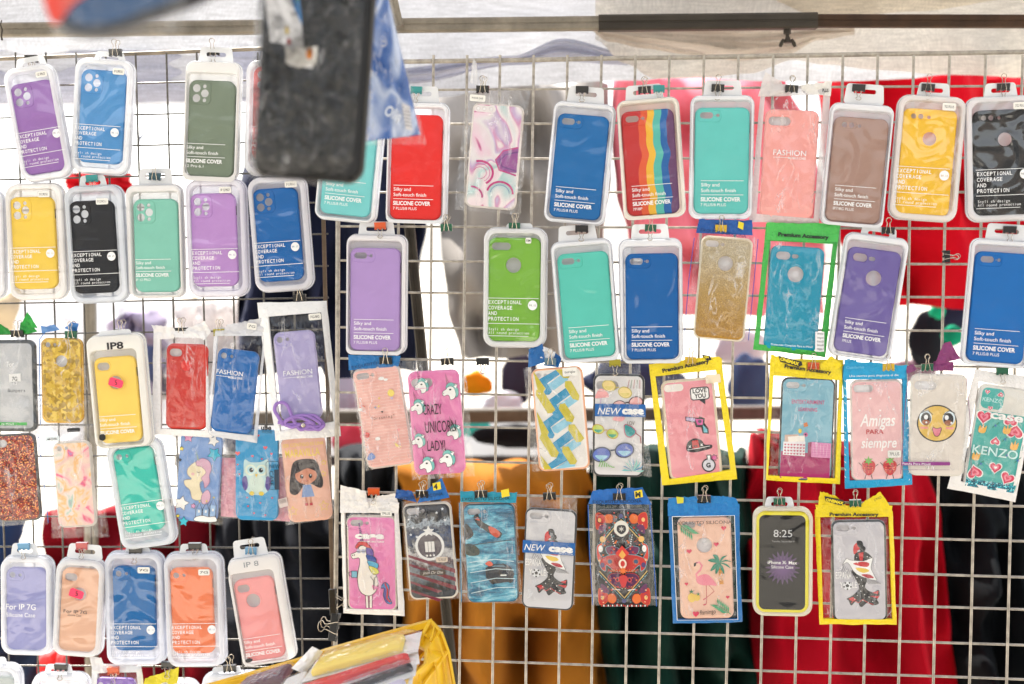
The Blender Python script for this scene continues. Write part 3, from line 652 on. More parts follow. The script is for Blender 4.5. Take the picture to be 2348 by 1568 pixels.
blobthing(1190, 860, 4.4, 40, 60, (60, 54, 66), 'dark_rucksack', 'dark rucksack right of the orange beanie', 'rucksack', 4)
blobthing(800, 880, 4.2, 45, 80, (190, 196, 214), 'pale_shirt', 'pale blue shirt between the grids beyond', 'shirt', 5)
blobthing(800, 1000, 4.0, 40, 40, (240, 84, 104), 'pink_purse', 'bright pink purse on the far table between the grids', 'purse', 6)
blobthing(1180, 1000, 3.7, 90, 26, (30, 30, 34), 'black_belt_bag', 'black belt bag lying in front of the white bundle', 'bag', 7)
blobthing(1450, 870, 4.4, 110, 50, (54, 60, 84), 'navy_bundle', 'navy folded clothes beyond the sunglasses cover', 'clothes', 8)
blobthing(1720, 880, 4.2, 50, 70, (60, 74, 104), 'blue_sweater', 'dusty blue sweater beyond the two yellow pouches', 'sweater', 9)
blobthing(1700, 800, 4.4, 60, 45, (196, 186, 190), 'grey_cap', 'pale grey cap below the gold glitter cover', 'cap', 10)
blobthing(2130, 780, 3.9, 46, 70, (30, 34, 40), 'black_backpack', 'black backpack behind the loose black clip', 'backpack', 11)
blobthing(2150, 712, 3.7, 18, 18, (24, 176, 130), 'green_ball', 'emerald green ball under the red hoodie hem', 'ball', 12)
blobthing(2185, 770, 3.65, 24, 24, (20, 150, 112), 'green_hat', 'emerald green hat below the green ball', 'hat', 13)
blobthing(2200, 720, 3.75, 40, 34, (40, 46, 70), 'navy_hat', 'navy hat beside the emerald green ball', 'hat', 14)
blobthing(1600, 960, 3.8, 30, 60, (40, 40, 46), 'dark_coat', 'dark coat behind the yellow pouch with stickers', 'coat', 15)
blobthing(345, 835, 3.4, 22, 45, (70, 78, 110), 'blue_handbag', 'slate blue handbag between the IP8 cover and the red cover', 'handbag', 16)
blobthing(2090, 850, 4.2, 60, 26, (120, 90, 100), 'plum_cloth', 'plum coloured cloth heap behind the smiling face cover', 'cloth', 17)
world_obj(bar(P(560, 958, 3.6), P(1900, 945, 3.6), .016, .018, galvd, groove=False), 'r', None)
blobthing(26, 716, 4.2, 44, 44, (190, 170, 140), 'straw_basket', 'straw coloured basket beyond the left edge of the dark grid', 'basket', 31); blobthing(446, 718, 4.4, 44, 38, (206, 188, 160), 'beige_cloth', 'beige folded cloth left of the navy jacket', 'cloth', 32); blobthing(560, 1010, 4.0, 40, 36, (60, 76, 120), 'blue_bag', 'blue bag behind the cord cover', 'bag', 33)
_r = bpy.data.objects['r']; _r.name = 'clothes_rail'; tag(_r, 'grey square clothes rail crossing behind the grid at mid height', 'rail')
tb = PB(); a0 = P(400, 1045, 3.9); a1 = P(1500, 1030, 3.9); tb.box(a0.x, a1.x, a0.y, a0.y+1.2, a0.z-.03, a0.z, M((60, 56, 54), rough=.6)); 
for xx in (a0.x+.1, a1.x-.1): tb.box(xx-.02, xx+.02, a0.y+.05, a0.y+.09, 0.002, a0.z-.03, M((60, 56, 54), rough=.6))
tag(world_obj(tb, 'market_table', a0), 'dark market table beyond the wire grids', 'table')

# unseen stalls added behind the camera to give the lids dark, broken reflections
for i, (x0, x1, y0, z1, c) in enumerate([(-14, -5, -8.5, 2.5, (84, 78, 70)), (-4.6, .2, -7.6, 2.7, (60, 70, 84)), (.8, 5.5, -8.2, 2.3, (92, 76, 62)), (6, 15, -7.8, 2.6, (70, 70, 66))]):
    b = PB(); m = M(c, rough=.8, var=.3, vs=1.); b.box(x0, x1, y0-2, y0, .9, 1.0, m)
    for xx in (x0, x1-.08): b.box(xx, xx+.08, y0-.08, y0, .004, z1-.3, m); b.box(xx, xx+.08, y0-2, y0-1.92, .004, z1-.3, m)
    b.box(x0+.1, x1-.1, y0-1.9, y0-1.86, .004, z1-.35, m)
    b.prism([(x0-.1, z1-.3), (x1+.1, z1-.3), (x1+.1, z1-.05), (x0+(x1-x0)/2, z1+.3), (x0-.1, z1-.05)], y0-2.1, y0+.3, m)
    tag(world_obj(b, 'market_stall', Vector((x0, y0, 0)), 20), ['brown roofed stall across the aisle, far left behind the viewer', 'slate blue stall across the aisle behind the viewer', 'tan stall across the aisle behind the viewer', 'grey stall across the aisle, far right behind the viewer'][i], 'market stall', 'stalls across the aisle')

# ================================================================ BOXED COVERS
SH = (222, 226, 236)
# left grid, top row
circle_ink[0] = (110, 80, 130)
blister('A', 83, 281, 117, 262, -9.5, (86, 291, 102, 210), (162, 116, 190), 'pro', 'L', 'purple silicone cover with marbled shine in a tilted clear box, top left corner', text=(34, 307), stick=(97, 171, 26, 13, '12 PRO'), tab=(68, 130, 66, 158), lay=16)
circle_ink[0] = (70, 110, 150)
blister('A', 231, 266, 134, 262, 4, (231, 267, 105, 213), (84, 154, 216), 'pro', 'L', 'sky blue silicone cover in a clear box, second along the top left row', text=(169, 283), stick=(274, 165, 27, 14, 'IP 12 PRO 6.1'), tab=(250, 118, 66, 142), lay=4)
blister('B', 483, 275, 126, 268, 2.5, (482, 295, 108, 222), (124, 138, 118), 'pro', 'L', 'olive green silicone cover in a white-topped box, upper left grid', text=(426, 327.5), last='12 Pro 6.1', k=.97, tab=(494, 108, 74, 146), shell=(236, 234, 230), lay=14)
blister('A', 626, 270, 132, 262, 2, (630, 260, 105, 213), (246, 96, 92), 'pro', 'L', 'coral red cover mostly hidden behind the hanging black cover', text=(575, 290), tab=(630, 118, 66, 146))
# second row
circle_ink[0] = (205, 165, 70)
blister('A', 80, 554, 132, 266, -1.5, (74, 557, 104, 212), (255, 216, 84), 'pro', 'L', 'yellow silicone cover in a clear box, first of the second row at left', text=(20, 569), stick=(103, 446, 26, 13, 'IP-12 PRO 6.1'), shell=(236, 230, 224), lay=2)
circle_ink[0] = (80, 84, 90)
blister('A', 218, 560, 133, 268, -2.5, (212, 566, 105, 213), (28, 28, 31), 'pro', 'L', 'black silicone cover with rippled shine, below a teal clip', text=(160, 577.5), stick=(236, 462, 28, 14, 'IP 12 PRO 6.1'), tab=(211, 402, 58, 434), shell=(206, 214, 226), lay=5)
blister('B', 353, 553, 128, 258, -.8, (357, 563, 104, 214), (136, 206, 186), 'pro', 'L', 'mint green silicone cover stamped IP 12 PRO', text=(309.5, 595), last='IP 12 PRO', k=.88, tab=(355, 386, 74, 428), shell=(236, 232, 230))
circle_ink[0] = (150, 120, 175)
blister('A', 495, 546, 138, 268, -1.3, (489, 550, 106, 214), (198, 150, 218), 'pro', 'L', 'lilac silicone cover in a clear box with IP 12 PRO sticker', text=(437, 572), stick=(518, 436, 28, 14, 'IP 12 PRO'), shell=(220, 216, 234), lay=2)
circle_ink[0] = (60, 130, 160)
blister('A', 641, 536, 134, 262, -4, (636, 538, 105, 214), (4, 104, 182), 'pro', 'L', 'deep blue silicone cover right of the lilac one', text=(581, 558), stick=(668, 423, 28, 14, 'IP 12 PRO 6.1'), shell=(222, 220, 230), lay=6)
blister('A', -60, 560, 132, 250, 0, (-60, 560, 104, 212), (244, 190, 196), 'pro', 'L', 'pale pink cover cut off by the left edge beside the yellow one')
# row three
p12 = blister('B', 271, 898, 132, 260, -4, (268, 917, 97, 199), (255, 218, 104), 'pill', 'L', 'yellow silicone cover in a cream box with IP8 written by hand', text=(225, 956), k=.92, shell=(240, 236, 224), logo=((264, 877), 15), lay=26, tab=(262, 757, 76, 782))
a = p12.art(-.4); a.text('IP8', 248, 801, 22, (30, 30, 34), w=38, bold=.03); a.build('handwriting', p12.e, smooth=0); a = p12.art(-.4); a.blob([(226, 998), (236, 996), (240, 1004), (235, 1011), (225, 1008)], (24, 24, 24)); a.build('ink_blot', p12.e, smooth=0)
def price(pk, x, y, rot):
    b = PB(); lx, lz = pk.L(x, y); c, q = math.cos(R(rot)), math.sin(R(rot))
    o = [(-16, -8), (-13, -10), (13, -10), (17, -6), (17, 6), (13, 9), (-12, 10), (-16, 6)]
    o = [(lx+u*c-v*q, lz+u*q+v*c) for u, v in o]; b.prism(o, -1.2, -.7, M((255, 66, 104), rough=.6)); ob = b.build('price_tag', pk.e, smooth=0)
    a = Art(pk.L, -1.3); a.text('5', x+1, y+5, 15, (30, 20, 24), bold=.01, align='C'); a.build('printed_text', ob, smooth=0)
price(p12, 266, 877, -20)
circle_ink[0] = (120, 170, 170)
blister('A', 321, 1134, 128, 250, -8, (316, 1124, 94, 196), (66, 206, 186), 'seven', 'L', 'turquoise green silicone cover tilted beneath the yellow IP8 box', text=(272, 1159), shell=(222, 228, 236), lay=2)
# row five
p22 = blister('A', 58, 1391, 118, 230, 1.5, (58, 1399, 94, 194), (158, 160, 212), 'seven', 'L', 'periwinkle silicone cover printed For IP 7G in white, bottom left', tab=(55, 1247, 58, 1285), lay=2)
a = p22.art(.1); a.text('For IP 7G', 13, 1397, 19, WHITE, w=69, bold=.004); a.text('Silicone Case', 13, 1414, 14, WHITE, w=67); a.build('printed_text', p22.e, smooth=0)
p23 = blister('A', 178, 1396, 112, 226, 4.5, (181, 1402, 92, 196), (236, 184, 152), 'pill', 'L', 'peach silicone cover with dark For IP 7G print and pink price tag', logo=((182, 1363), 15), tab=(194, 1249, 76, 1285), shell=(232, 232, 234), lay=8)
a = p23.art(.1); a.text('For IP 7G', 145, 1404, 10.5, (50, 46, 50), w=54, bold=.012, rot=0); a.text('Silicone Case', 154, 1412, 8, (60, 50, 50), w=32); a.build('printed_text', p23.e, smooth=0)
price(p23, 176, 1360, -14)
circle_ink[0] = (110, 150, 180)
blister('A', 307, 1398, 135, 262, 0, (306, 1397, 98, 197), (0, 106, 176), 'seven', 'L', 'medium blue cover with 7G sticker in a clear box, lower left', text=(250, 1431), stick=(332, 1306, 28, 14, '7G'), shell=(216, 220, 234), tab=(315, 1255, 56, 1280))
blister('A', 444, 1401, 134, 264, -.8, (439, 1402, 98, 200), (246, 124, 68), 'seven', 'L', 'orange silicone cover with glossy lid reflections and 7G sticker', text=(390, 1431), stick=(470, 1311, 26, 14, '7G'), shell=(220, 222, 232), tab=(444, 1248, 62, 1282), lay=3)
p26 = blister('B', 598, 1400, 122, 250, -8.5, (593, 1421, 93, 192), (248, 160, 160), 'pill', 'L', 'salmon pink cover in a white box with IP 8 scribbled, beside the crate', text=(556, 1467), k=.93, shell=(236, 232, 228), logo=((580, 1378), 16), lay=8, tab=(573, 1236, 74, 1285))
a = p26.art(-.4); a.text('IP 8', 562, 1300, 17, (150, 154, 160), w=34); a.build('handwriting', p26.e, smooth=0); a = p26.art(-.4); a.blob([(560, 1515), (570, 1511), (577, 1514), (572, 1520), (562, 1521)], (50, 50, 54)); a.build('ink_blot', p26.e, smooth=0)
# bottom edge row
blister('A', -12, 1650, 118, 250, 0, (-12, 1650, 94, 196), (206, 214, 210), 'seven', 'L', 'clear box cut off by the bottom left corner', tab=(-14, 1508, 56, 1540))
blister('A', 138, 1676, 132, 260, 0, (138, 1680, 98, 196), (214, 232, 222), 'seven', 'L', 'pale mint boxed cover at the bottom edge under the peach one', tab=(134, 1524, 60, 1552))
blister('A', 536, 1672, 140, 256, -2, (536, 1680, 98, 196), (228, 200, 186), 'seven', 'L', 'beige boxed cover at the bottom edge left of the crate', tab=(520, 1530, 66, 1560), lay=2)
blister('A', 405, 1686, 100, 250, 0, (405, 1690, 80, 196), (200, 206, 214), 'seven', 'L', 'grey boxed cover at the bottom edge under the orange one')
# ---- right grid, top row
blister('B', 800, 368, 142, 276, 5.5, (799, 372, 118, 243), (126, 214, 214), 'plus', 'R', 'light cyan silicone cover partly behind the hanging black cover', text=(747, 411), last='7 PLUS/8 PLUS', tab=(812, 190, 80, 236), lay=4)
blister('B', 954, 372, 140, 274, 1.3, (953, 383, 119, 240), (236, 42, 36), 'plus', 'R', 'bright red silicone cover beside the blue pouch', text=(901.5, 424), last='7 PLUS/8 PLUS', tab=(962, 198, 80, 240), lay=2)
blister('B', 1328, 373, 140, 275, 5, (1327, 382, 119, 238), (22, 108, 176), 'plus', 'R', 'steel blue silicone cover left of the rainbow one', text=(1275, 427), last='7 PLUS/8 PLUS', tab=(1341, 199, 80, 242), lay=3)
# rainbow stripes
rb = Pack('boxed_phone_case', 1493, 362, -4.6, 'R', 42, 'rainbow striped silicone cover in a cream box')
bpy.data.objects.remove(rb.e)
mr_, nt, bb, oo = newmat('rainbow_silicone'); bb.inputs['Roughness'].default_value = .5
nz_ = N(nt, 'ShaderNodeTexNoise', Scale=.014, Detail=1.); L(nt, coord(nt, (.3, 1, 1)), nz_.inputs['Vector'])
g_ = nt.nodes.new('ShaderNodeSeparateXYZ'); L(nt, coord(nt, (.0082, .0082, .0082)), g_.inputs[0])
ad_ = N(nt, 'ShaderNodeMath', operation='MULTIPLY_ADD'); ad_.inputs[1].default_value = .3; L(nt, nz_.outputs[0], ad_.inputs[0]); L(nt, g_.outputs[0], ad_.inputs[2])
a3_ = N(nt, 'ShaderNodeMath', operation='ADD'); a3_.inputs[1].default_value = .35; L(nt, ad_.outputs[0], a3_.inputs[0])
rp_ = ramp(nt, [(0, (196, 40, 36)), (.30, (226, 92, 48)), (.43, (240, 184, 50)), (.56, (84, 186, 172)), (.70, (22, 96, 168)), (.83, (104, 62, 104))], 'CONSTANT')
L(nt, a3_.outputs[0], rp_.inputs[0]); L(nt, rp_.outputs[0], bb.inputs['Base Color'])
blister('B', 1493, 362, 140, 272, -4.6, (1491, 372, 121, 240), (200, 40, 40), 'plus', 'R', 'rainbow striped silicone cover in a cream box', text=(1449, 427), last='7P/8P', tab=(1475, 194, 82, 236), shell=(236, 226, 206), mt=mr_, lay=8)
blister('B', 1655, 359, 142, 280, 0, (1655, 368, 125, 243), (104, 206, 198), 'plus', 'R', 'turquoise silicone cover in the top row, right of the rainbow one', text=(1608.5, 414), last='7 PLUS/8 PLUS', tab=(1655, 184, 82, 226), lay=2, k=1.04)
blister('B', 1967, 378, 142, 278, 4.3, (1966, 390, 124, 240), (170, 136, 122), 'plus3', 'R', 'taupe brown silicone cover in the top row', text=(1917, 424), last='IP7/8G PLUS', tab=(1980, 193, 84, 240), lay=6)
circle_ink[0] = (190, 150, 60)
blister('A', 2129, 362, 152, 284, 3.6, (2125, 372, 122, 244), (255, 202, 54), 'plus3', 'R', 'golden yellow cover with round logo hole and 7G PLUS sticker', text=(2057, 380), k=1.12, stick=(2172, 246, 30, 17, '7G PLUS'), logo=((2131, 318), 15.5), tab=(2139, 190, 68, 226), shell=(232, 226, 222), circle=(2165, 402), lay=2)
circle_ink[0] = (90, 90, 96)
blister('A', 2299, 363, 156, 284, -2.5, (2298, 373, 124, 244), (34, 36, 38), 'plus3', 'R', 'dark grey cover with round logo hole at the right edge, top row', text=(2240, 390), k=1.12, stick=(2335, 243, 32, 16, '7G PLUS'), logo=((2304, 319), 15.5), tab=(2293, 190, 68, 226), shell=(226, 226, 230), circle=(2349, 398), lay=8)
# right grid, second row
blister('B', 860, 675, 138, 272, 1, (858, 687, 117, 237), (182, 150, 210), 'plus', 'R', 'lavender silicone cover under the orange clip', text=(809.5, 732), last='7 PLUS/8 PLUS', tab=(862, 508, 80, 548), shell=(234, 230, 234))
circle_ink[0] = (90, 120, 70)
blister('A', 1179, 660, 144, 274, .8, (1178, 664, 121, 238), (130, 190, 62), 'pillbig', 'R', 'apple green cover with round logo hole', text=(1117, 683), k=1.1, stick=(1212, 552, 13, 13, 'RM'), logo=((1177, 608), 17.5), tab=(1190, 512, 60, 540), shell=(228, 228, 230))
blister('B', 1341, 690, 138, 277, -4.5, (1344, 700, 118, 243), (94, 206, 188), 'plus', 'R', 'turquoise cover in the second row with strongly rounded corners', text=(1303, 752), last='7 PLUS/8 PLUS', tab=(1323, 516, 84, 560), lay=3)
blister('B', 1492, 690, 142, 283, -.8, (1495, 703, 121, 244), (2, 98, 172), 'plus', 'R', 'royal blue cover with wavy reflections under a small green clip', text=(1448, 750), last='7 PLUS/8 PLUS', tab=(1490, 514, 82, 556))
blister('B', 1993, 682, 143, 284, 8, (1990, 692, 121, 243), (112, 98, 166), 'plus2', 'R', 'violet cover with round logo hole in a tilted box', text=(1940, 728), last='7PLUS', tab=(2014, 520, 78, 560), logo=((2003, 638), 17.5), lay=8)
blister('B', 2296, 696, 150, 290, 4.2, (2293, 706, 128, 254), (8, 110, 190), 'plus', 'R', 'azure blue cover at the right edge, second row', text=(2238, 753), last='7 PLUS/8 PLUS', tab=(2308, 514, 88, 560), k=1.08, lay=4)

# ================================================================ CLIPS
CL = [(72, 134, 'black', 'd', 'L', 'purple marbled cover'), (265, 120, 'black', 'u', 'L', 'sky blue boxed cover'), (489, 118, 'black', 'b', 'L', 'olive green cover'), (211, 408, 'teal', 'd', 'L', 'black boxed cover on the left'),
 (355, 404, 'darkteal', 'u', 'L', 'mint green cover'), (687, 682, 'black', 'u', 'L', 'lilac cover with the cord'), (40, 764, 'black', 'u', 'L', 'bumper frame'), (163, 766, 'green', 'u', 'L', 'gold mosaic cover'), (277, 762, 'black', 'u', 'L', 'yellow IP8 box'),
 (416, 758, 'black', 'u', 'L', 'bagged red cover'), (503, 761, 'olive', 'u', 'L', 'blue FASHION cover'), (55, 1252, 'blue', 'd', 'L', 'periwinkle cover'), (188, 1251, 'rose', 'd', 'L', 'peach cover'), (447, 1252, 'black', 'd', 'L', 'orange boxed cover'),
 (311, 1262, 'black', 'f', 'L', 'medium blue 7G box'), (576, 1262, 'blue', 'u', 'L', 'salmon pink IP 8 box'), (140, 1529, 'black', 'd', 'L', 'pale mint box at the bottom edge'), (260, 1537, 'orange', 'd', 'L', 'small purple cover at the bottom edge'), (527, 1532, 'black', 'u', 'L', 'beige box at the bottom edge'), (385, 1524, 'black', 'f', 'L', 'grey box at the bottom edge'),
 (955, 206, 'teal', 'd', 'R', 'bright red cover'), (1107, 204, 'black', 'u', 'R', 'marble pattern cover'), (1335, 205, 'black', 'd', 'R', 'steel blue cover'), (1478, 206, 'black', 'u', 'R', 'rainbow cover'), (1511, 203, 'teal', 'f', 'R', 'rail just right of the rainbow cover clip'), (1646, 201, 'black', 'b', 'R', 'top row turquoise cover'),
 (1815, 203, 'black', 'u', 'R', 'pink FASHION cover'), (1969, 201, 'black', 'd', 'R', 'taupe brown cover'), (2128, 200, 'black', 'b', 'R', 'golden yellow cover'), (2300, 199, 'black', 'b', 'R', 'dark grey cover at the right edge'),
 (872, 517, 'orange', 'f', 'R', 'lavender cover'), (1024, 521, 'green', 'u', 'R', 'bare wire left of the apple green cover'), (1180, 518, 'green', 'u', 'R', 'apple green cover'), (1334, 524, 'black', 'd', 'R', 'second row turquoise cover'), (1492, 522, 'green', 'b', 'R', 'royal blue cover'),
 (1653, 523, 'yellow', 'u', 'R', 'gold glitter cover'), (2036, 528, 'black', 'u', 'R', 'violet cover'), (2315, 526, 'black', 'd', 'R', 'azure blue cover'), (1107, 828, 'black', 'd', 'R', 'bare wire right of the unicorn cover'),
 (885, 826, 'black', 'u', 'R', 'Dreaming cover'), (1026, 828, 'black', 'u', 'R', 'pink unicorn heads cover'), (1262, 828, 'greyblue', 'u', 'R', 'brush stroke cover'), (1410, 831, 'olive', 'f', 'R', 'sunglasses cover'), (1583, 826, 'yellow', 'u', 'R', 'yellow pouch with stickers'), (1865, 838, 'orange', 'u', 'R', 'yellow pouch with the wallet picture'),
 (2037, 841, 'yellow', 'u', 'R', 'blue strawberry pouch'), (2126, 841, 'green', 'u', 'R', 'smiling face cover'), (2298, 850, 'green', 'd', 'R', 'turquoise heart pattern cover'), (857, 1126, 'orange', 'd', 'R', 'white pouch with the standing unicorn'), (968, 1132, 'black', 'u', 'R', 'distressed flag cover'),
 (1103, 1132, 'black', 'u', 'R', 'icy car scene cover'), (1260, 1137, 'black', 'u', 'R', 'dancer cover with the blue band'), (1420, 1138, 'black', 'u', 'R', 'black mandala cover'), (1615, 1143, 'black', 'u', 'R', 'flamingo pouch'), (1787, 1149, 'green', 'u', 'R', 'clear box with the yellow frame'), (1961, 1153, 'green', 'u', 'R', 'yellow pouch with the dancer')]
for x, y, c, st, pn, lb in CL:
    bare = lb.startswith('bare') or lb.startswith('rail')
    nm = {'darkteal': 'dark teal', 'greyblue': 'grey-blue', 'rose': 'pinkish red'}.get(c, c)
    clip(x, y, c, st, pn, f'{nm} binder clip on the {lb}' if bare else f'{nm} binder clip holding the {lb}', t=random.uniform(-3, 3), off=27, w=26 if c not in ('black',) else 29)
clip(2170, 588, 'black', 'u', 'R', 'black binder clip turned sideways on a bare upright wire', t=88, off=5)
clip(764, 1380, 'black', 'd', 'R', 'large black binder clip joining the two grids, upper of the pair', t=-91, w=56, off=12, sc_=1.05)
clip(766, 1437, 'black', 'u', 'R', 'large black binder clip joining the two grids, lower one with wire loop left', t=-80, w=54, off=12, sc_=1.2)

# ================================================================ BAGGED COVERS
def lerp2(q, u, v):                                  # q = TL,TR,BR,BL
    a = (q[0][0]+(q[1][0]-q[0][0])*u, q[0][1]+(q[1][1]-q[0][1])*u); b = (q[3][0]+(q[2][0]-q[3][0])*u, q[3][1]+(q[2][1]-q[3][1])*u)
    return a[0]+(b[0]-a[0])*v, a[1]+(b[1]-a[1])*v
def sheet(pk, q, mt, y0=8., bulge=9., amp=1.6, name='clear_bag', back=16., nx=18, nz=34, parent=None, seed=None, fs=1.):
    sd_ = seed if seed is not None else random.random()*90; b = PB()
    def crease(x, z): return (1-abs(noise.noise(Vector((x*.045*fs, z*.022*fs, sd_))))*2.6)*amp+noise.noise(Vector((x*.15*fs, z*.07*fs, sd_+9)))*amp*1.1
    def fn(u, v):
        x, z = pk.L(*lerp2(q, u, v)); e = min(1, min(u, 1-u)*7)*min(1, min(v, 1-v)*9)
        wob = noise.noise(Vector((x*.05, z*.05, sd_+20)))*1.6
        return (x+wob*(1-e), y0-bulge*math.sin(min(1, e)*math.pi/2)-crease(x, z)*e, z+wob*(1-e))
    b.grid(fn, nx, nz, mt)
    if back is not None:
        b.grid(lambda u, v: (lambda p: (p[0], back+noise.noise(Vector((p[0]*.05, p[2]*.04, sd_)))*1.0, p[2]))(fn(u, v)), nx//2, nz//2, mt)
    return b.build(name, parent or pk.e, smooth=180)
def foil(pk, q, col, amp=3., y0=2., name='header_card', nx=14, nz=6, parent=None, seed=None, lift=0., mt=None):
    sd_ = seed if seed is not None else random.random()*90; b = PB()
    def fn(u, v):
        x, z = pk.L(*lerp2(q, u, v)); n1 = noise.noise(Vector((x*.07, z*.09, sd_))); n2 = noise.noise(Vector((x*.2, z*.2, sd_+5)))
        return (x+n1*2*(1 if v < .5 else .3), y0-lift*(1-v)-amp*n1*1.5-amp*.5*n2, z+n2*3*(1-v))
    b.grid(fn, nx, nz, mt or bagpaper(col)); b.grid(lambda u, v: (lambda p: (p[0], p[1]+.6, p[2]))(fn(u, v)), nx, nz, mt or bagpaper(col))
    return b.build(name, parent or pk.e, smooth=50)
def framed(pk, q, win, col, y0=4., name='pouch_border', thru=0., seed=None):
    sd_ = seed if seed is not None else random.random()*90; b = PB(); n = 16
    def loop(qq, y, a):
        out = []
        for k in range(4):
            p0, p1 = qq[k], qq[(k+1) % 4]
            for i in range(n):
                t = i/n; x, z = pk.L(p0[0]+(p1[0]-p0[0])*t, p0[1]+(p1[1]-p0[1])*t)
                w1 = noise.noise(Vector((x*.03, z*.03, sd_)))
                out.append((x+w1*a, y+noise.noise(Vector((x*.05, z*.05, sd_+8)))*2.4, z+w1*a))
        return out
    mid = [tuple(lerp2([q[k], win[k], win[k], q[k]], .5, 0)) for k in range(4)]
    b.loft([loop(q, y0+4, 1.6), loop(mid, y0-1, 1), loop(win, y0-2, .4)], bagpaper(col, thru))
    b.loft([loop(win, y0+9, .4), loop(q, y0+4.6, 1.6)], bagpaper(col, thru))
    return b.build(name, pk.e, smooth=60)
def quad(cx, cy, w, h, t):
    c, s = math.cos(R(t)), math.sin(R(t)); o = []
    for x, z in ((-w/2, h/2), (w/2, h/2), (w/2, -h/2), (-w/2, -h/2)):
        o.append((cx+x*c+z*s, cy-(-x*s+z*c)))
    return o
def bagged(label, case, mt, cam, panel, bag, lay=0, logo=None, rim=None, T=12, r=17, film_kind='bag', amp=1.6, y=3., ridge=True, frame_=None, thick_rim=None, nocase=False, bulge=9.):
    cx, cy, w, h, t = case; pk = Pack('bagged_phone_case', cx, cy, t, panel, 26+lay, label)
    if not nocase: pk.case = phone_case(pk, cx, cy, w, h, mt, cam, y, T=T, logo=logo, rim=rim, r=r, ridge=ridge, thick_rim=thick_rim)
    if not nocase:
        ln = PB(); ln.loft([rr(w-5, h-5, r-2, y+T-2.5), rr(w-5, h-5, r-2, y+T-1.5)], milky((226, 222, 220), .25), cap0=True, cap1=True); ln.build('inner_lining', pk.e, smooth=0)
    if bag: sheet(pk, bag, film(film_kind), amp=amp, bulge=bulge)
    if frame_: framed(pk, frame_[0], frame_[1], frame_[2], thru=frame_[3] if len(frame_) > 3 else 0.)
    pk.C = Art(lambda u, v: (u, -v), y-.1, step=.06)
    return pk
def done(pk, name='printed_picture'): return pk.C.build(name, pk.case if hasattr(pk, 'case') else pk.e, smooth=0)
K_ = (26, 26, 30); Wt = (246, 244, 240)
def fashion(pk, x, y, w, rot=0., col=WHITE):
    a = pk.art(-1.5); t = pk.t; c, s = math.cos(t), math.sin(t)
    a.text('FASHION', x, y, w*.24, col, w=w); ax = lambda u, v: (x+u*c-v*s, y+u*s+v*c)
    a.line([ax(0, 5), ax(w*.46, 5)], .9, col); a.text('MOBILE CASE', *ax(w*.46, 8), 7, col, w=w*.54, bold=.01); a.build('printed_text', pk.e, smooth=0)

# bumper, mosaic, red, blue fashion, lilac cord
pk = bagged('dark grey bumper frame in a clear bag with a green knotted top', (30, 885, 104, 212, 0), milky((176, 184, 184), .55), '', 'L', [(-30, 765), (92, 768), (98, 1000), (-30, 1002)], rim=M((58, 64, 68), rough=.35), thick_rim=8)
pk.C.text('For', -14, -44, 17, (236, 236, 236), w=16); pk.C.poly([(-10, -27), (17, -29), (17, -11), (-10, -9)], (236, 236, 234)); pk.C.text('7G', -3, -12, 13, (40, 44, 50), w=12, bold=.02)
pk.C.text('4.7', -2, -2, 10, (236, 236, 236), w=11); pk.C.text('Bumpers', -14, 14, 11, (60, 66, 74), mono=6, bold=.01); pk.C.rect(-50, 84, 29, 91, (36, 168, 60)); pk.C.text('ra Móvil', -30, 90, 7, WHITE, w=28); done(pk)
foil(pk, [(50, 740), (62, 734), (90, 760), (46, 770)], (22, 150, 50), 4); foil(pk, [(66, 716), (72, 722), (90, 752), (50, 748)], (28, 164, 56), 4); foil(pk, [(-30, 738), (4, 742), (36, 766), (-30, 768)], (18, 140, 46), 4)
pk = bagged('gold mosaic patterned cover with round logo hole in a clear bag', (141, 873, 97, 197, .5), pattern('mosaic'), 'twin', 'L', [(92, 760), (192, 756), (206, 986), (84, 988)], logo=((141, 828), 13.5), rim=M((216, 168, 50), rough=.2, metal=.6)); 
foil(pk, [(150, 752), (168, 738), (184, 742), (176, 765)], (70, 130, 200), 4, name='blue_tuft'); foil(pk, [(96, 748), (128, 745), (140, 756), (96, 764)], (90, 140, 200), 4, name='blue_tuft')
a = pk.art(4); a.line([(112, 752), (91, 778), (89, 860), (88, 975)], 1.8, (22, 110, 184)); a.line([(174, 742), (178, 770), (186, 870)], 1.4, (22, 110, 184)); a.build('bag_seam', pk.e, smooth=0)
pk = bagged('red cover with faint logo ring in a crumpled white pouch', (427, 887, 96, 198, 1.8), M((206, 46, 34), rough=.4, var=.08, vs=.1), 'pill', 'L', None, lay=10)
framed(pk, [(352, 752), (470, 752), (484, 1004), (344, 998)], [(368, 772), (474, 776), (470, 988), (366, 984)], (240, 238, 238)); sheet(pk, [(366, 770), (476, 770), (472, 990), (364, 986)], film('bag'), back=None)
foil(pk, [(348, 744), (404, 752), (400, 776), (364, 778)], (240, 236, 234), 4); foil(pk, [(424, 756), (472, 736), (486, 760), (470, 780)], (236, 234, 234), 4)
lx_ = circ(14, 0, *pk.L(427, 838)); rb_ = PB(); rb_.loft([[(p[0]*1, 2.9, p[2]) for p in lx_], [(p[0], 2.5, p[2]) for p in circ(13, 0, *pk.L(427, 838))]], M((170, 30, 24), rough=.4)); rb_.holed([(p[0], 2.86, p[2]) for p in circ(13, 0, *pk.L(427, 838))], [], M((226, 40, 34), rough=.35)); rb_.build('logo_ring', pk.e)
pk = bagged('blue cover marked FASHION in a tilted white-edged pouch', (537, 898, 96, 193, 7), silicone((16, 104, 180)), 'seven', 'L', None, lay=12)
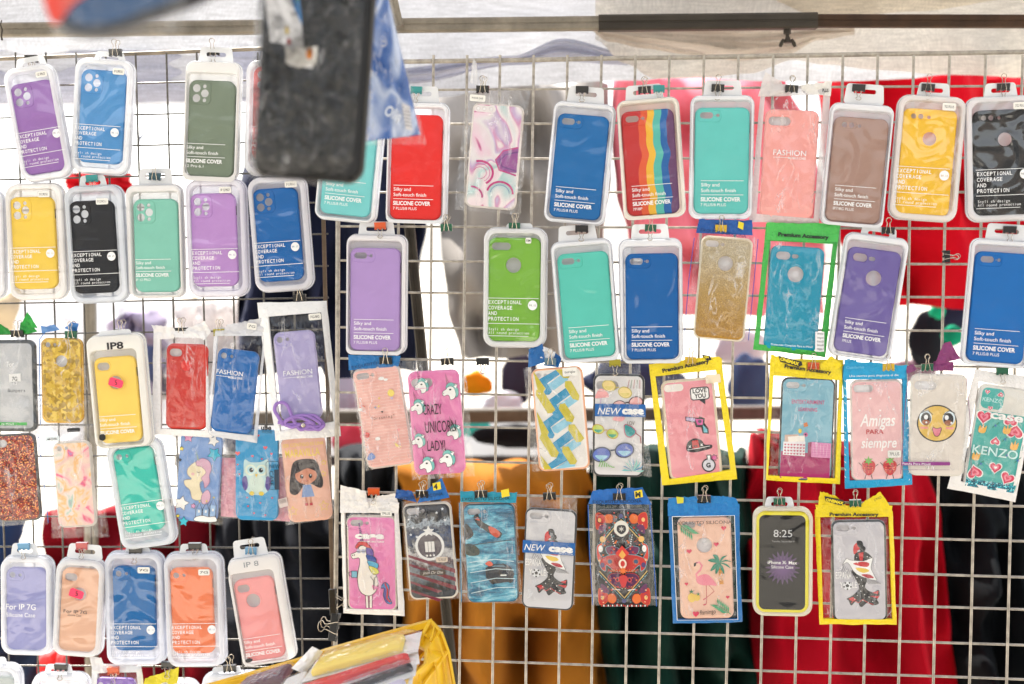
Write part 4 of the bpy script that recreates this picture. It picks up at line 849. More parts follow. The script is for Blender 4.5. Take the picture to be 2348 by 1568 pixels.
framed(pk, [(493, 752), (612, 748), (586, 1018), (470, 1000)], [(500, 770), (606, 770), (580, 1000), (478, 988)], (232, 234, 240), thru=.25); sheet(pk, [(494, 760), (608, 766), (584, 1006), (474, 992)], film('bag'), back=None); fashion(pk, 497, 855, 61)
foil(pk, [(520, 745), (606, 728), (614, 760), (516, 768)], (238, 238, 240), 4, mt=bagpaper((236, 236, 240), .45)); sticker(pk, 580, 748, 22, 15, '7G')
pk = bagged('lilac cover with coiled neck cord in a white-framed pouch', (682, 862, 96, 206, -5), silicone((178, 170, 216)), 'seven', 'L', None, lay=16)
framed(pk, [(590, 694), (750, 690), (779, 1002), (628, 1012)], [(616, 726), (738, 716), (764, 968), (640, 990)], (238, 238, 238)); sheet(pk, [(614, 724), (740, 714), (766, 970), (638, 992)], film('bag'), back=None); fashion(pk, 650, 862, 67); sticker(pk, 724, 726, 29, 15, '7G/8G')
cb_ = PB(); cm = M((166, 130, 206), rough=.8, bump=.8, bs=2.); 
for k in range(3):
    pts = []
    for i in range(40):
        th = 6.2832*i/40; x = 690+(50-k*9)*math.cos(th)*(1+.12*math.sin(3*th+k*2)); y_ = 968+(13-k*2.5)*math.sin(th)+6*math.sin(th*2+k*1.3)
        X, Z = pk.L(x, y_); pts.append((X, -5.5-k*2+1.5*math.sin(4*th+k), Z))
    cb_.tube(pts, 3.6, cm, 10, closed=True)
pts = []
for x, y_ in [(650, 975), (638, 955), (630, 940), (634, 926), (648, 922), (660, 930), (668, 950), (676, 968), (690, 985), (712, 976), (730, 985), (745, 972)]:
    X, Z = pk.L(x, y_); pts.append(Vector((X, -8, Z)))
fin = []
for i in range(len(pts)-1):
    p0, p1, p2, p3 = pts[max(i-1, 0)], pts[i], pts[i+1], pts[min(i+2, len(pts)-1)]
    for t in (0, .2, .4, .6, .8): fin.append(.5*((2*p1)+(p2-p0)*t+(2*p0-5*p1+4*p2-p3)*t*t+(3*p1-p0-3*p2+p3)*t**3))
cb_.tube(fin, 4, cm, 10); cb_.build('neck_cord', pk.e)
ob = PB(); X, Z = pk.L(696, 974); ob.loft([circ(6*math.cos(a_), -11-4*math.sin(a_), X, Z, 14) for a_ in (0, .4, .8, 1.2, 1.5)], M((200, 190, 180), rough=.2, metal=1)); ob.build('cord_bead', pk.e)
# row four left
pk = bagged('red glitter cover at the left edge beneath the bumper frame', (36, 1096, 102, 203, -3), pattern('redglitter'), 'pill', 'L', [(-30, 985), (88, 988), (105, 1205), (-30, 1210)], rim=M((70, 66, 66), rough=.4))
a = pk.art(2); a.line([(91, 1000), (98, 1080), (108, 1200)], 1.8, (22, 90, 170)); a.build('bag_seam', pk.e, smooth=0)
pk = bagged('clear cover with pink and orange paint splashes in a puffy bag', (169, 1111, 90, 200, -3), pattern('splash'), 'twin', 'L', [(108, 975), (218, 972), (243, 1236), (112, 1238)], rim=milky((236, 222, 200), .35), amp=3, bulge=12)
sticker(pk, 122, 1005, 34, 12, 'e', col=(226, 236, 240), Y=0)
sticker(pk, 172, 985, 30, 9, '.', col=(30, 30, 34), Y=0)
def starred(a, l):
    for u, v, r, c, rt in l: a.star(u, v, r, c, inner=.55, rot=rt, edge=K_)
pk = bagged('light blue cover with a sleeping baby unicorn relief and small castle', (455, 1096, 98, 204, 5), M((122, 158, 212), rough=.4), '', 'L', [(398, 975), (520, 985), (506, 1208), (388, 1190)], ridge=False)
a = pk.C; starred(a, [(-30, -92, 13, (226, 150, 190), 0), (28, -88, 14, Wt, 20), (32, -58, 17, (50, 178, 208), 30), (-44, -64, 6, (240, 220, 70), 0), (-46, -38, 4, (60, 60, 70), 0), (-36, 62, 18, Wt, 10), (-8, 66, 7, (216, 150, 196), 10), (-42, 92, 5, (240, 220, 70), 0), (-28, 104, 12, (60, 190, 210), 0)])
cr = (238, 224, 188); pkk = (214, 166, 190)
a.blob([(-26, -20), (-10, -36), (8, -34), (20, -18), (16, 0), (4, 10), (6, 26), (14, 44), (2, 52), (-12, 48), (-18, 30), (-30, 20), (-32, 8), (-16, 4), (-26, -6)], cr, (170, 150, 130), 1)
a.blob([(-8, -38), (6, -46), (22, -40), (28, -24), (24, -8), (26, 8), (16, 22), (12, 8), (6, 0), (16, -14), (6, -26), (-6, -28)], pkk, (150, 110, 130), 1)
a.blob([(10, 40), (22, 26), (30, 38), (26, 56), (12, 58)], pkk, (150, 110, 130), 1); a.poly([(-6, -42), (0, -38), (-10, -62)], (150, 176, 160)); a.ell(-14, -8, 4, 3.4, (236, 186, 184)); a.line([(-6, -14), (-1, -12), (4, -15)], 1.2, K_)
for u, hh in ((6, 20), (22, 22), (38, 32)):
    a.rect(u-6, 92-hh, u+6, 92, (150, 186, 226)); a.line([(u-7, 92), (u-7, 92-hh), (u, 92-hh-16), (u+7, 92-hh), (u+7, 92)], 1.1, K_); a.star(u, 92-hh-18, 3, (240, 220, 60)); a.rect(u-2, 84-hh/2, u+2, 90-hh/2, Wt)
a.blob([(-2, 92), (14, 86), (30, 88), (44, 86), (46, 98), (0, 100)], Wt, K_, 1); done(pk)
a = pk.art(1); a.rect(372, 1143, 394, 1160, (226, 222, 218))
for i in range(9): a.line([(374+i*2, 1145), (374+i*2, 1154)], .8, (90, 86, 84))
a.build('barcode_sticker', pk.e, smooth=0)
pk = bagged('sky blue cover with an owl relief and tiny red hearts in a pink bag', (588, 1090, 99, 210, 1), M((40, 152, 206), rough=.35), '', 'L', [(516, 975), (645, 975), (662, 1200), (504, 1190)], lay=2)
b_ = PB(); q_ = [pk.L(505, 1052), pk.L(650, 1052), pk.L(660, 1200), pk.L(500, 1188)]; b_.grid(lambda u, v: (lerp2(q_, u, v)[0], 17.5+noise.noise(Vector((u*4, v*4, 2)))*1.5, lerp2(q_, u, v)[1]), 12, 16, bagpaper((232, 150, 170))); b_.build('pink_backing', pk.e, smooth=60)
a = pk.C
for u, v, s_ in [(-44, -50, 7), (20, -64, 6), (-10, -44, 4), (-30, -82, 4), (4, -92, 4), (34, -50, 4), (-40, -2, 3), (-22, 52, 3), (8, 64, 3), (-20, 72, 3), (36, 52, 3), (20, 92, 3), (-6, 88, 3), (-44, -24, 3), (12, -38, 3)]: a.heart(u, v, s_*.8, (232, 88, 96))
a.blob([(-28, -36), (-14, -30), (10, -31), (26, -37), (28, -10), (30, 20), (22, 40), (0, 46), (-22, 40), (-30, 20), (-30, -10)], (186, 220, 222)); a.ell(0, 20, 18, 22, (206, 226, 214))
for sx in (-1, 1):
    a.ell(sx*13-1, -12, 13, 13, (226, 236, 216)); a.ell(sx*12-1, -12, 9, 9, (190, 226, 230)); a.ell(sx*11-1, -12, 5, 5.4, K_); a.ell(sx*11+1, -14, 1.4, 1.4, WHITE); a.blob([(sx*24, 2), (sx*33, 8), (sx*32, 26), (sx*26, 36), (sx*20, 24)], (86, 72, 150)); a.ell(sx*11, 42, 6, 5, (226, 200, 50))
a.poly([(-4, -3), (3, -3), (-.5, 5)], (240, 200, 30)); done(pk)
a = pk.art(-3); a.text('NEW', 619, 1072, 11, K_, w=24); a.line([(611, 1098), (611, 1060), (615, 1057), (639, 1057), (641, 1060), (641, 1122), (620, 1122)], 1., K_); a.rect(630, 1076, 640, 1122, (40, 60, 80)); a.text('CASE', 619, 1079, 13, K_, w=34, rot=-90); a.text('ube', 601, 984, 15, K_, w=24, bold=.04); a.text('PHONE', 604, 992, 7, K_, w=22); a.build('printed_text', pk.e, smooth=0)
pk = bagged('peach cover with yellow lettering MARAVILLA and hand drawn stars', (702, 1098, 102, 198, -5), M((240, 184, 160), rough=.4), '', 'L', [(636, 990), (752, 985), (774, 1190), (650, 1208)], amp=1.2)
a = pk.C; ye = (244, 214, 74); a.text('MARAVILLA', -43, -52, 25, ye, w=80, bold=.01); a.text('SER CONTIGO ES UNA', -46, -76, 11, ye, w=94)
starred2 = [(34, 66, 12), (-38, 72, 11), (44, -34, 6), (40, -8, 7)]
for u, v, r_ in starred2:
    pts = [(u+(r_ if i % 2 == 0 else r_*.5)*math.sin(math.pi*i/5), v-(r_ if i % 2 == 0 else r_*.5)*math.cos(math.pi*i/5)) for i in range(11)]; a.line(pts, 1.4, ye)
# a generic little girl figure
a.blob([(-36, -10), (-26, -40), (0, -46), (26, -40), (34, -14), (38, 10), (30, 24), (0, 10), (-24, 34), (-40, 30), (-40, 10)], (40, 30, 34)); a.ell(0, -8, 25, 20, (214, 140, 110)); a.blob([(-24, -14), (-14, -30), (14, -30), (24, -16), (4, -24)], (40, 30, 34))
for sx in (-1, 1): a.ell(sx*10, -6, 4, 5, K_); a.ell(sx*10+1, -8, 1.4, 1.6, WHITE)
a.line([(-4, 4), (0, 6), (4, 4)], 1.1, (150, 50, 50)); a.poly([(-9, 14), (9, 14), (15, 42), (-15, 42)], (120, 150, 200)); a.rect(-8, 42, -3, 58, (214, 140, 110)); a.rect(3, 42, 8, 58, (214, 140, 110)); a.rect(-9, 56, -2, 62, (200, 60, 70)); a.rect(2, 56, 9, 62, (200, 60, 70)); done(pk)
a = pk.art(0); a.poly([(636, 1146), (656, 1140), (660, 1160), (640, 1166)], (222, 206, 200)); 
for i in range(8): a.line([(639+i*2, 1147-i*.5), (641+i*2, 1156-i*.5)], .7, (110, 96, 92))
a.build('barcode_sticker', pk.e, smooth=0)
# bottom left remnants
pk = bagged('purple cover top showing in a white-edged bag at the bottom edge', (262, 1652, 96, 196, 2), silicone((146, 110, 196)), 'seven', 'L', None)
framed(pk, [(212, 1520), (326, 1526), (340, 1700), (200, 1700)], [(226, 1540), (316, 1540), (328, 1690), (214, 1690)], (236, 236, 236)); sheet(pk, [(224, 1538), (318, 1538), (326, 1690), (212, 1690)], film('bag'), back=None)
foil(pk, [(208, 1500), (236, 1508), (248, 1540), (216, 1545)], (238, 236, 236), 4)
pk = Pack('yellow_pouch', 368, 1560, 0, 'L', 34, 'corner of a yellow pouch poking up at the bottom edge', 'pouch')
foil(pk, [(332, 1556), (411, 1530), (404, 1590), (320, 1600)], (232, 214, 40), 4, name='pouch_front'); a = pk.art(-6); a.text('A', 372, 1582, 20, K_, bold=.05); a.build('printed_text', pk.e, smooth=0)

# ---- right grid
pk = bagged('marble patterned cover with pink agate swirls in a zip bag', (1133, 358, 119, 240, 4.5), pattern('marble'), '', 'R', [(1066, 206), (1213, 206), (1194, 492), (1040, 480)], rim=milky((240, 224, 210), .3))
a = pk.C; a.poly(circ2 := [(x, z) for x, _, z in rr(50, 15, 7.5, 0, -30, -106)], (236, 228, 226)); 
for u in (-46, -32, -16): a.ell(u, -106, 4.5, 4.5, (206, 196, 196)); a.ell(u, -106, 3.4, 3.4, (244, 240, 240))
a.poly([(6, 8), (20, -14), (54, -24), (54, 34), (30, 34), (14, 28)], (150, 76, 146)); a.line([(54, -24), (20, -14), (4, 8), (14, 30), (54, 40)], 4, (190, 60, 130)); a.line([(54, -14), (26, -6), (14, 8), (20, 22), (54, 30)], 3, (110, 60, 130)); [a.line([(cx_+r_*math.cos(R(t_)), cy0+r_*.9*math.sin(R(t_))) for t_ in range(t0, t1, 12)], wd_, cl_) for cx_, cy0, r_, t0, t1, wd_, cl_ in ((-30, 40, 30, -110, 60, 5, (196, 44, 122)), (-30, 40, 23, -120, 70, 1.6, (214, 120, 170)), (-30, 40, 15, -160, 120, 1.4, (206, 90, 150)), (20, 84, 30, -170, 0, 4.5, (196, 44, 122)), (20, 84, 22, -175, 0, 1.6, (120, 150, 190)), (-46, 96, 26, -95, 10, 4, (190, 60, 130)))]; done(pk)
foil(pk, [(1082, 138), (1090, 142), (1096, 200), (1076, 190)], (238, 236, 234), 3, mt=bagpaper((238, 238, 240), .6)); sticker(pk, 1094, 226, 36, 15, 'PHONE CASE', size=5)
pk = bagged('salmon pink cover marked FASHION in a clear pouch with folded white top', (1810, 376, 122, 248, 2.5), silicone((250, 168, 160)), 'plusbig', 'R', None)
framed(pk, [(1744, 190), (1901, 200), (1880, 514), (1722, 508)], [(1752, 222), (1884, 218), (1868, 500), (1738, 490)], (228, 222, 222), thru=.35); sheet(pk, [(1750, 218), (1886, 214), (1870, 504), (1734, 494)], film('bag'), back=None, amp=2.4)
foil(pk, [(1752, 166), (1790, 190), (1800, 216), (1736, 222)], (232, 226, 224), 4, mt=bagpaper((236, 230, 228), .35)); foil(pk, [(1832, 196), (1902, 188), (1900, 222), (1836, 214)], (230, 226, 220), 3); fashion(pk, 1773, 355, 74)
a = pk.art(-4); a.text('PLUS', 1880, 213, 11, K_, w=14, bold=.03); a.build('printed_text', pk.e, smooth=0)
pk = bagged('gold glitter cover fading to orange with ring logo, under a blue header', (1658, 662, 118, 238, 4.8), pattern('goldglitter'), 'plus', 'R', [(1600, 535), (1735, 545), (1712, 786), (1568, 775)], rim=milky((246, 226, 180), .3), logo=((1663, 604), 17), lay=2)
foil(pk, [(1602, 502), (1722, 506), (1724, 540), (1596, 534)], (12, 84, 164), 4, lift=3); a = pk.art(-4); a.text('EXQUISITO SILICONA', 1606, 530, 10, (10, 40, 90), w=104, rot=-4); a.poly([(1692, 508), (1704, 512), (1702, 528), (1690, 522)], (230, 210, 40)); a.line([(1592, 545), (1580, 640), (1570, 772)], 1.6, (22, 80, 170)); a.line([(1736, 548), (1728, 640), (1716, 780)], 1.6, (22, 80, 170)); a.build('printed_text', pk.e, smooth=0)
pk = bagged('turquoise cover in a green zip pouch printed Premium Accessory', (1821, 685, 122, 240, 4), silicone((0, 150, 182)), 'plus2', 'R', None, logo=((1824, 629), 18))
framed(pk, [(1757, 512), (1922, 516), (1894, 820), (1730, 802)], [(1766, 552), (1908, 560), (1880, 806), (1742, 790)], (60, 176, 72)); sheet(pk, [(1764, 548), (1910, 556), (1882, 808), (1740, 792)], film('bag'), back=None, amp=2)
foil(pk, [(1757, 510), (1922, 514), (1918, 556), (1758, 550)], (70, 186, 80), 2.5, y0=0); a = pk.art(-5); a.text('Premium Accessory', 1783, 541, 12, K_, w=114, bold=.05); a.text('Protección Completa Para tu Móvil', 1769, 791, 6.5, WHITE, w=94); a.rect(1869, 760, 1889, 806, (238, 238, 238))
for i, s_ in enumerate(('WWW', 'Impor', 'ELect', 'Ramó', 'Legan')): a.text(s_, 1887, 768+i*8.5, 7, K_, w=-14)
a.build('printed_text', pk.e, smooth=0)
# row three right
pk = bagged('pink ruled cover with the word Dreaming and tiny weather doodles', (878, 956, 112, 234, -8), M((240, 182, 170), rough=.4), 'plus', 'R', [(800, 838), (918, 820), (965, 1055), (832, 1084)], rim=milky((244, 216, 196), .3), lay=0)
a = pk.C
for i in range(30): a.line([(-52, -100+i*7.2), (52, -100+i*7.2)], .7, (250, 222, 214))
a.text('"Dreaming"', -28, 4, 9, (120, 70, 60), mono=5.6); a.heart(0, -12, 2.6, K_); a.ell(27, -52, 8, 8, (240, 214, 90)); a.rect(24, -42, 30, -38, (200, 190, 220)); a.ell(-44, 36, 7, 6.5, (226, 96, 90)); a.line([(-52, 36), (-36, 36)], 1, (150, 60, 60)); a.ell(-20, 48, 6, 4, Wt); a.ell(10, -88, 7, 4, Wt); a.ell(20, -84, 5, 3, Wt); a.star(-14, -24, 5, (120, 170, 200), 4, .2); a.star(-6, -26, 5, (244, 220, 90), 4, .2)
a.blob([(18, 62), (20, 72), (32, 74), (24, 68)], (244, 214, 90)); a.blob([(-50, 86), (-40, 78), (-32, 88), (-38, 94), (-50, 94)], (110, 140, 200)); a.line([(-50, -28), (-44, -34), (-37, -28)], 2, (230, 110, 90)); a.ell(-50, -24, 6, 3.4, Wt); a.star(-2, -44, 3, (244, 220, 90)); a.ell(32, 34, 3, 3, (240, 150, 150)); done(pk)
foil(pk, [(800, 812), (922, 816), (916, 840), (800, 848)], (12, 112, 180), 4, lift=2); a = pk.art(-3); a.text('EXQUISITO', 809, 845, 9, (10, 40, 90), w=60, rot=3); a.build('printed_text', pk.e, smooth=0)
def uni(a, u, v, s=1.):
    T_ = lambda l: [(u+x*s, v+y*s) for x, y in l]
    tl = (120, 190, 184)
    a.poly(T_([(-7, -13), (-1, -15), (-9, -40)]), (214, 120, 160)); a.line(T_([(-7, -13), (-9, -40), (-1, -15)]), .8*s, K_)
    for i in range(5): a.line(T_([(-7.4-i*.3, -17-i*4.5), (-3.6-i*1.1, -19-i*4.5)]), .6*s, K_)
    a.blob(T_([(-19, 8), (-17, 1), (-9, -4), (-5, -13), (4, -14), (14, -15), (12, -6), (13, 6), (9, 18), (-1, 21), (-3, 13), (-8, 10), (-15, 12)]), Wt, K_, 1.*s)
    a.blob(T_([(-10, -6), (-6, -15), (4, -18), (12, -12), (18, -2), (18, 10), (12, 17), (12, 6), (8, -6), (0, -10)]), tl, (40, 90, 90), .8*s)
    a.poly(T_([(8, -10), (18, -14), (14, -4)]), Wt); a.line(T_([(8, -10), (18, -14), (14, -4)]), .8*s, K_); a.ell(u, v-2*s, 2.8*s, 2*s, K_); a.ell(u-16*s, v+6*s, 1*s, .8*s, K_)
pk = bagged('pink cover with unicorn heads and the words Crazy Unicorn Lady', (1000, 969, 120, 240, -3.2), M((230, 124, 178), rough=.35), 'plusbig', 'R', [(920, 826), (1068, 828), (1086, 1094), (940, 1104)], lay=7)
a = pk.C; 
for u, v, s_ in [(-28, -88, .9), (38, -72, 1), (-40, -40, .9), (-44, 38, .85), (40, 22, .9), (20, 82, 1), (-28, 94, .95)]: uni(a, u, v, s_)
a.text('CRAZY', -28, -20, 34, K_, w=44, bold=.0); a.text('UNICORN', -26, 22, 38, K_, w=72); a.text('LADY!', -24, 64, 34, K_, w=42); done(pk)
pk = bagged('cover with blue, yellow and white brush stroke weave', (1285, 961, 119, 238, -4), M((238, 232, 224), rough=.4), 'twin', 'R', [(1200, 842), (1334, 838), (1352, 1078), (1218, 1084)], rim=M((240, 178, 140), rough=.4))
a = pk.C; cols = [(40, 148, 190), (206, 190, 44), (140, 200, 222)]
def clipq(q_): return [(max(-53, min(53, x)), max(-114, min(114, y))) for x, y in q_]
random.seed(11)
for i in range(-3, 4):
    for j, (du, dv, ci, lg, dr) in enumerate([(0, 0, 0, 44, -1), (18, 14, 2, 40, -1), (30, -14, 1, 34, 1), (-14, 26, 0, 26, 1), (-34, 8, 1, 48, 1)]):
        u0 = (i % 2)*18-16+du; v0 = i*50+dv; wd = 19; lg *= 1.15
        ang = R(-32 if dr < 0 else 62); c_, s_ = math.cos(ang), math.sin(ang)
        pts = [(-lg/2, -wd/2), (lg/2, -wd/2+random.uniform(-2, 2)), (lg/2+random.uniform(2, 8), 0), (lg/2-2, wd/2), (-lg/2+3, wd/2), (-lg/2-random.uniform(2, 8), 2)]
        q_ = clipq([(u0+x*c_-y_*s_, v0+x*s_+y_*c_) for x, y_ in pts])
        if len(set(q_)) > 3 and abs(v0) < 122: a.poly(q_, cols[ci])
done(pk); foil(pk, [(1214, 800), (1246, 786), (1252, 830), (1212, 842)], (14, 100, 170), 5, lift=4); foil(pk, [(1270, 806), (1290, 818), (1282, 842), (1246, 838)], (14, 100, 170), 5); foil(pk, [(1238, 790), (1276, 806), (1270, 824), (1240, 820)], (230, 230, 232), 5); sticker(pk, 1308, 852, 34, 20, 'turqio', rot=0)
pk = bagged('transparent cover with watercolour sunglasses and a blue NEW case band', (1418, 976, 118, 238, 1), M((220, 216, 214), rough=.4), 'plusbig', 'R', [(1366, 830), (1468, 830), (1494, 1096), (1352, 1088)], rim=M((52, 54, 56), rough=.3), amp=2.2, thick_rim=5)
a = pk.C
def glass(u, v, s_, c1, c2, ec, rot=-12):
    q_, w_ = math.cos(R(rot)), math.sin(R(rot))
    for sx in (-1, 1):
        xx, yy = u+sx*18*s_*q_, v+sx*18*s_*w_; a.ell(xx, yy, 15*s_, 12*s_, ec, rot=rot); a.ell(xx, yy, 13*s_, 10*s_, c1, rot=rot); a.blob([(xx-10*s_, yy+2*s_), (xx, yy+1*s_), (xx+10*s_, yy+2*s_), (xx, yy+9*s_)], c2)
    a.line([(u-4*s_, v-3*s_), (u+4*s_, v-4*s_)], 2.4*s_, ec)
glass(-4, -84, 1.1, (240, 214, 140), (224, 204, 110), (196, 180, 90), 22); a.blob([(-54, -66), (-44, -84), (-30, -80), (-22, -66), (-36, -64), (-50, -62)], (236, 160, 160)); a.line([(-40, -64), (-42, -50)], 1, (190, 130, 190))
for i in range(5): a.line([(24+i*6, -106), (20+i*7, -86)], 1.3, (90, 130, 100) if i % 2 else (180, 110, 110))
glass(20, -50, 1.1, (240, 180, 176), (236, 150, 150), (90, 60, 60), -14)
glass(-30, 14, .95, (190, 206, 90), (60, 160, 130), (200, 160, 60), 18); a.blob([(14, -2), (30, 2), (40, 14), (28, 26), (16, 20)], (40, 150, 150), (180, 90, 120), 2.2); a.line([(38, 16), (50, 24), (52, 40)], 2, (160, 70, 70)); a.blob([(-14, -14), (0, -26), (14, -18), (6, -10)], (240, 170, 170))
glass(-12, 62, 1.5, (96, 116, 190), (160, 206, 226), (60, 70, 90), -12)
for i in range(9): a.poly([(34, 104), (34+26*math.cos(R(180+i*22)), 104+30*math.sin(R(180+i*22))), (34+20*math.cos(R(190+i*22)), 104+20*math.sin(R(190+i*22)))], [(90, 190, 190), (60, 140, 180), (150, 214, 200)][i % 3])
for i in range(7): a.line([(-38+i*4, 78+i*3), (-44+i*6, 96)], 2, (120, 190, 90))
a.text('LOV', 20, -2, 13, (120, 110, 90), w=17); a.rect(-54, -50, 62, -21, (14, 96, 168)); a.text('NEW', -48, -26, 22, Wt, w=54, shear=.25); a.text('case', 8, -28, 22, Wt, w=50, bold=.07); a.text('MADE IN CHINA', 30, -22.5, 5, Wt, w=30); done(pk)
pk = bagged('pink cover with LOVE YOU, revolver, cap and bomb stickers in a yellow pouch', (1586, 984, 122, 232, -5), M((236, 150, 158), rough=.4), '', 'R', None, rim=milky((246, 216, 160), .15), thick_rim=6)
framed(pk, [(1489, 836), (1655, 822), (1689, 1100), (1518, 1115)], [(1504, 862), (1642, 848), (1674, 1078), (1534, 1100)], (244, 218, 22)); sheet(pk, [(1500, 858), (1644, 844), (1676, 1082), (1530, 1104)], film('bag'), back=None)
foil(pk, [(1490, 834), (1572, 824), (1576, 848), (1492, 862)], (240, 214, 22), 3, y0=1); foil(pk, [(1572, 822), (1650, 816), (1658, 846), (1576, 850)], (246, 220, 26), 4, y0=1, lift=3); a = pk.art(-5); a.text('Premium Accessory', 1521, 853, 12, K_, w=108, bold=.05, rot=7); a.poly([(1610, 812), (1628, 815), (1632, 824), (1622, 826), (1612, 819)], K_); a.text('ON', 1614, 821, 7, (240, 216, 20), bold=.05); a.build('printed_text', pk.e, smooth=0)
a = pk.C; a.poly([(x, z) for x, _, z in rr(44, 17, 8, 0, -32, -98)], (240, 232, 222))
a.poly([(x, z) for x, _, z in rr(44, 30, 7, 0, 26, -80)], K_); a.poly([(20, -68), (38, -68), (36, -54)], K_); a.poly([(x, z) for x, _, z in rr(39, 25, 5, 0, 26, -80)], Wt); a.text('LOVE', 10, -82, 14, K_, w=32, bold=.04); a.text('YOU', 13, -70, 14, K_, w=26, bold=.04)
a.poly([(-12, -30), (18, -24), (20, -28), (32, -22), (30, -12), (38, 2), (38, 14), (24, 12), (22, -2), (10, -4), (8, -14), (-12, -20)], K_); a.poly([(-10, -28), (10, -24), (9, -17), (-10, -21)], (190, 170, 210)); a.poly([(10, -23), (28, -20), (26, -8), (14, -8)], (216, 70, 150)); a.poly([(26, -8), (35, 4), (35, 11), (27, 10)], (110, 190, 205)); a.ell(20, -16, 4, 4, (90, 60, 90))
a.blob([(-16, 48), (-12, 30), (4, 22), (20, 28), (26, 38), (42, 40), (40, 48), (20, 52), (0, 54)], K_); a.poly([(-2, 27), (12, 26), (14, 44), (-2, 46)], (196, 40, 44)); a.line([(-14, 47), (16, 45), (38, 42)], 1.2, Wt); a.text('x', -11, 42, 9, Wt, bold=.05); a.text('xx', 0, 42, 9, K_, bold=.03); a.text('x', 16, 40, 9, Wt, bold=.05)
a.rect(28, 62, 38, 76, K_); a.star(45, 70, 9, K_, 7, .6); a.star(45, 70, 7, (220, 80, 150), 7, .6); a.ell(31, 86, 16, 16, K_); a.ell(31, 86, 13, 13, (216, 214, 220)); a.rect(30, 64, 36, 74, Wt); a.text('G', 25, 91, 14, K_, bold=.06); done(pk); sticker(pk, 1635, 868, 34, 20, ' ', col=(240, 222, 190))
pk = bagged('light blue and magenta cover printed Entertainment Learning in a yellow pouch', (1850, 985, 122, 238, 2.2), M((128, 182, 200), rough=.35), 'plus', 'R', None, rim=M((40, 42, 46), rough=.3), thick_rim=4)
framed(pk, [(1768, 822), (1932, 826), (1926, 1112), (1757, 1104)], [(1776, 852), (1924, 866), (1914, 1098), (1762, 1092)], (244, 218, 22)); sheet(pk, [(1774, 850), (1926, 862), (1916, 1100), (1760, 1094)], film('bag'), back=None)
foil(pk, [(1770, 812), (1850, 832), (1846, 860), (1768, 850)], (242, 216, 22), 3, y0=1, lift=3); foil(pk, [(1878, 836), (1906, 816), (1934, 838), (1884, 858)], (242, 216, 22), 3, y0=1, lift=3)
foil(pk, [(1770, 838), (1930, 846), (1928, 872), (1768, 860)], (242, 216, 22), 2.4, y0=2)
a = pk.art(-5); a.poly([(1786, 814), (1838, 828), (1840, 836), (1832, 840), (1790, 828)], K_); a.text('ONEMAX', 1789, 824, 10, (244, 220, 30), w=44, bold=.05, rot=-15); a.text('Premium Accessory', 1799, 842, 12, K_, w=106, bold=.05, rot=-6); a.build('printed_text', pk.e, smooth=0)
a = pk.C; mg = (168, 16, 96); a.poly([(-56, 52), (55, 56), (56, 114), (-57, 114)], mg); a.text('ENTERTAINMENT', -36, -59, 13, (200, 40, 110), w=74, bold=.01); a.text('LEARNING', -20, -42, 12, (200, 40, 110), w=42, bold=.01); a.poly([(-8, -14), (0, -17), (3, -8), (-6, -5)], (220, 130, 70)); a.ell(-15, 4, 4, 5.4, (236, 206, 70)); a.ell(-2, 12, 5, 5, (214, 110, 160)); a.ell(-2, 12, 2, 2, K_)
a.poly([(-49, 14), (-18, 12), (-14, 46), (-49, 46)], (214, 180, 160)); a.poly([(-42, 18), (-4, 14), (-2, 44), (-38, 46)], (244, 236, 224)); a.poly([(-52, 30), (-2, 28), (-2, 62), (-52, 60)], (244, 240, 240))
for i in range(7):
    for j in range(4): a.heart(-47+i*7, 36+j*7, 2.3, (200, 40, 90))
a.poly([(4, 30), (12, 28), (12, 63), (4, 63)], (150, 40, 90)); a.poly([(12, 28), (56, 30), (56, 64), (12, 63)], (226, 140, 186))
for i in range(5): a.line([(16+i*8, 32), (18+i*7, 60)], 1, (240, 190, 214)); a.line([(14, 34+i*6), (54, 36+i*5)], .8, (206, 100, 160))
done(pk)
pk = bagged('pale pink cover reading Amigas para siempre with two strawberries, blue pouch', (2011, 987, 118, 234, -1), M((238, 188, 188), rough=.35), 'pillbig', 'R', None, rim=milky((240, 214, 196), .2))
framed(pk, [(1934, 836), (2077, 838), (2091, 1114), (1940, 1124)], [(1942, 868), (2068, 866), (2070, 1098), (1950, 1104)], (16, 158, 208)); sheet(pk, [(1940, 866), (2070, 864), (2072, 1100), (1948, 1106)], film('bag'), back=None)
foil(pk, [(1938, 824), (2076, 838), (2074, 868), (1934, 870)], (18, 160, 210), 4, y0=0, lift=2); foil(pk, [(1940, 822), (1964, 824), (1976, 842), (1936, 846)], (14, 150, 200), 4, lift=4)
a = pk.art(-5); a.text('Una sonrisa para alegrarte el día', 1948, 863, 7, Wt, w=110); a.text('Cuaderno', 1941, 844, 9, (120, 200, 230), w=40)
random.seed(5)
for i in range(14): 
    yy = 870+i*17; a.line([(1937, yy), (1940, yy+4)], 1.1, Wt); a.line([(2078+i*.4, yy+6), (2076+i*.4, yy+10)], 1.1, Wt)
a.build('printed_text', pk.e, smooth=0)
a = pk.C
for u, v in [(-13, -74), (28, -76), (-38, -47), (8, -46), (38, -48)]: a.heart(u, v, 2.6, (250, 240, 236))
a.text('Amigas', -38, -10, 40, (252, 246, 242), w=80, shear=.25, bold=.015); a.text('PARA', -24, 8, 15, (196, 44, 50), w=39, bold=.02); a.text('siempre', -36, 40, 34, (252, 246, 242), w=80, shear=.2, bold=.015)
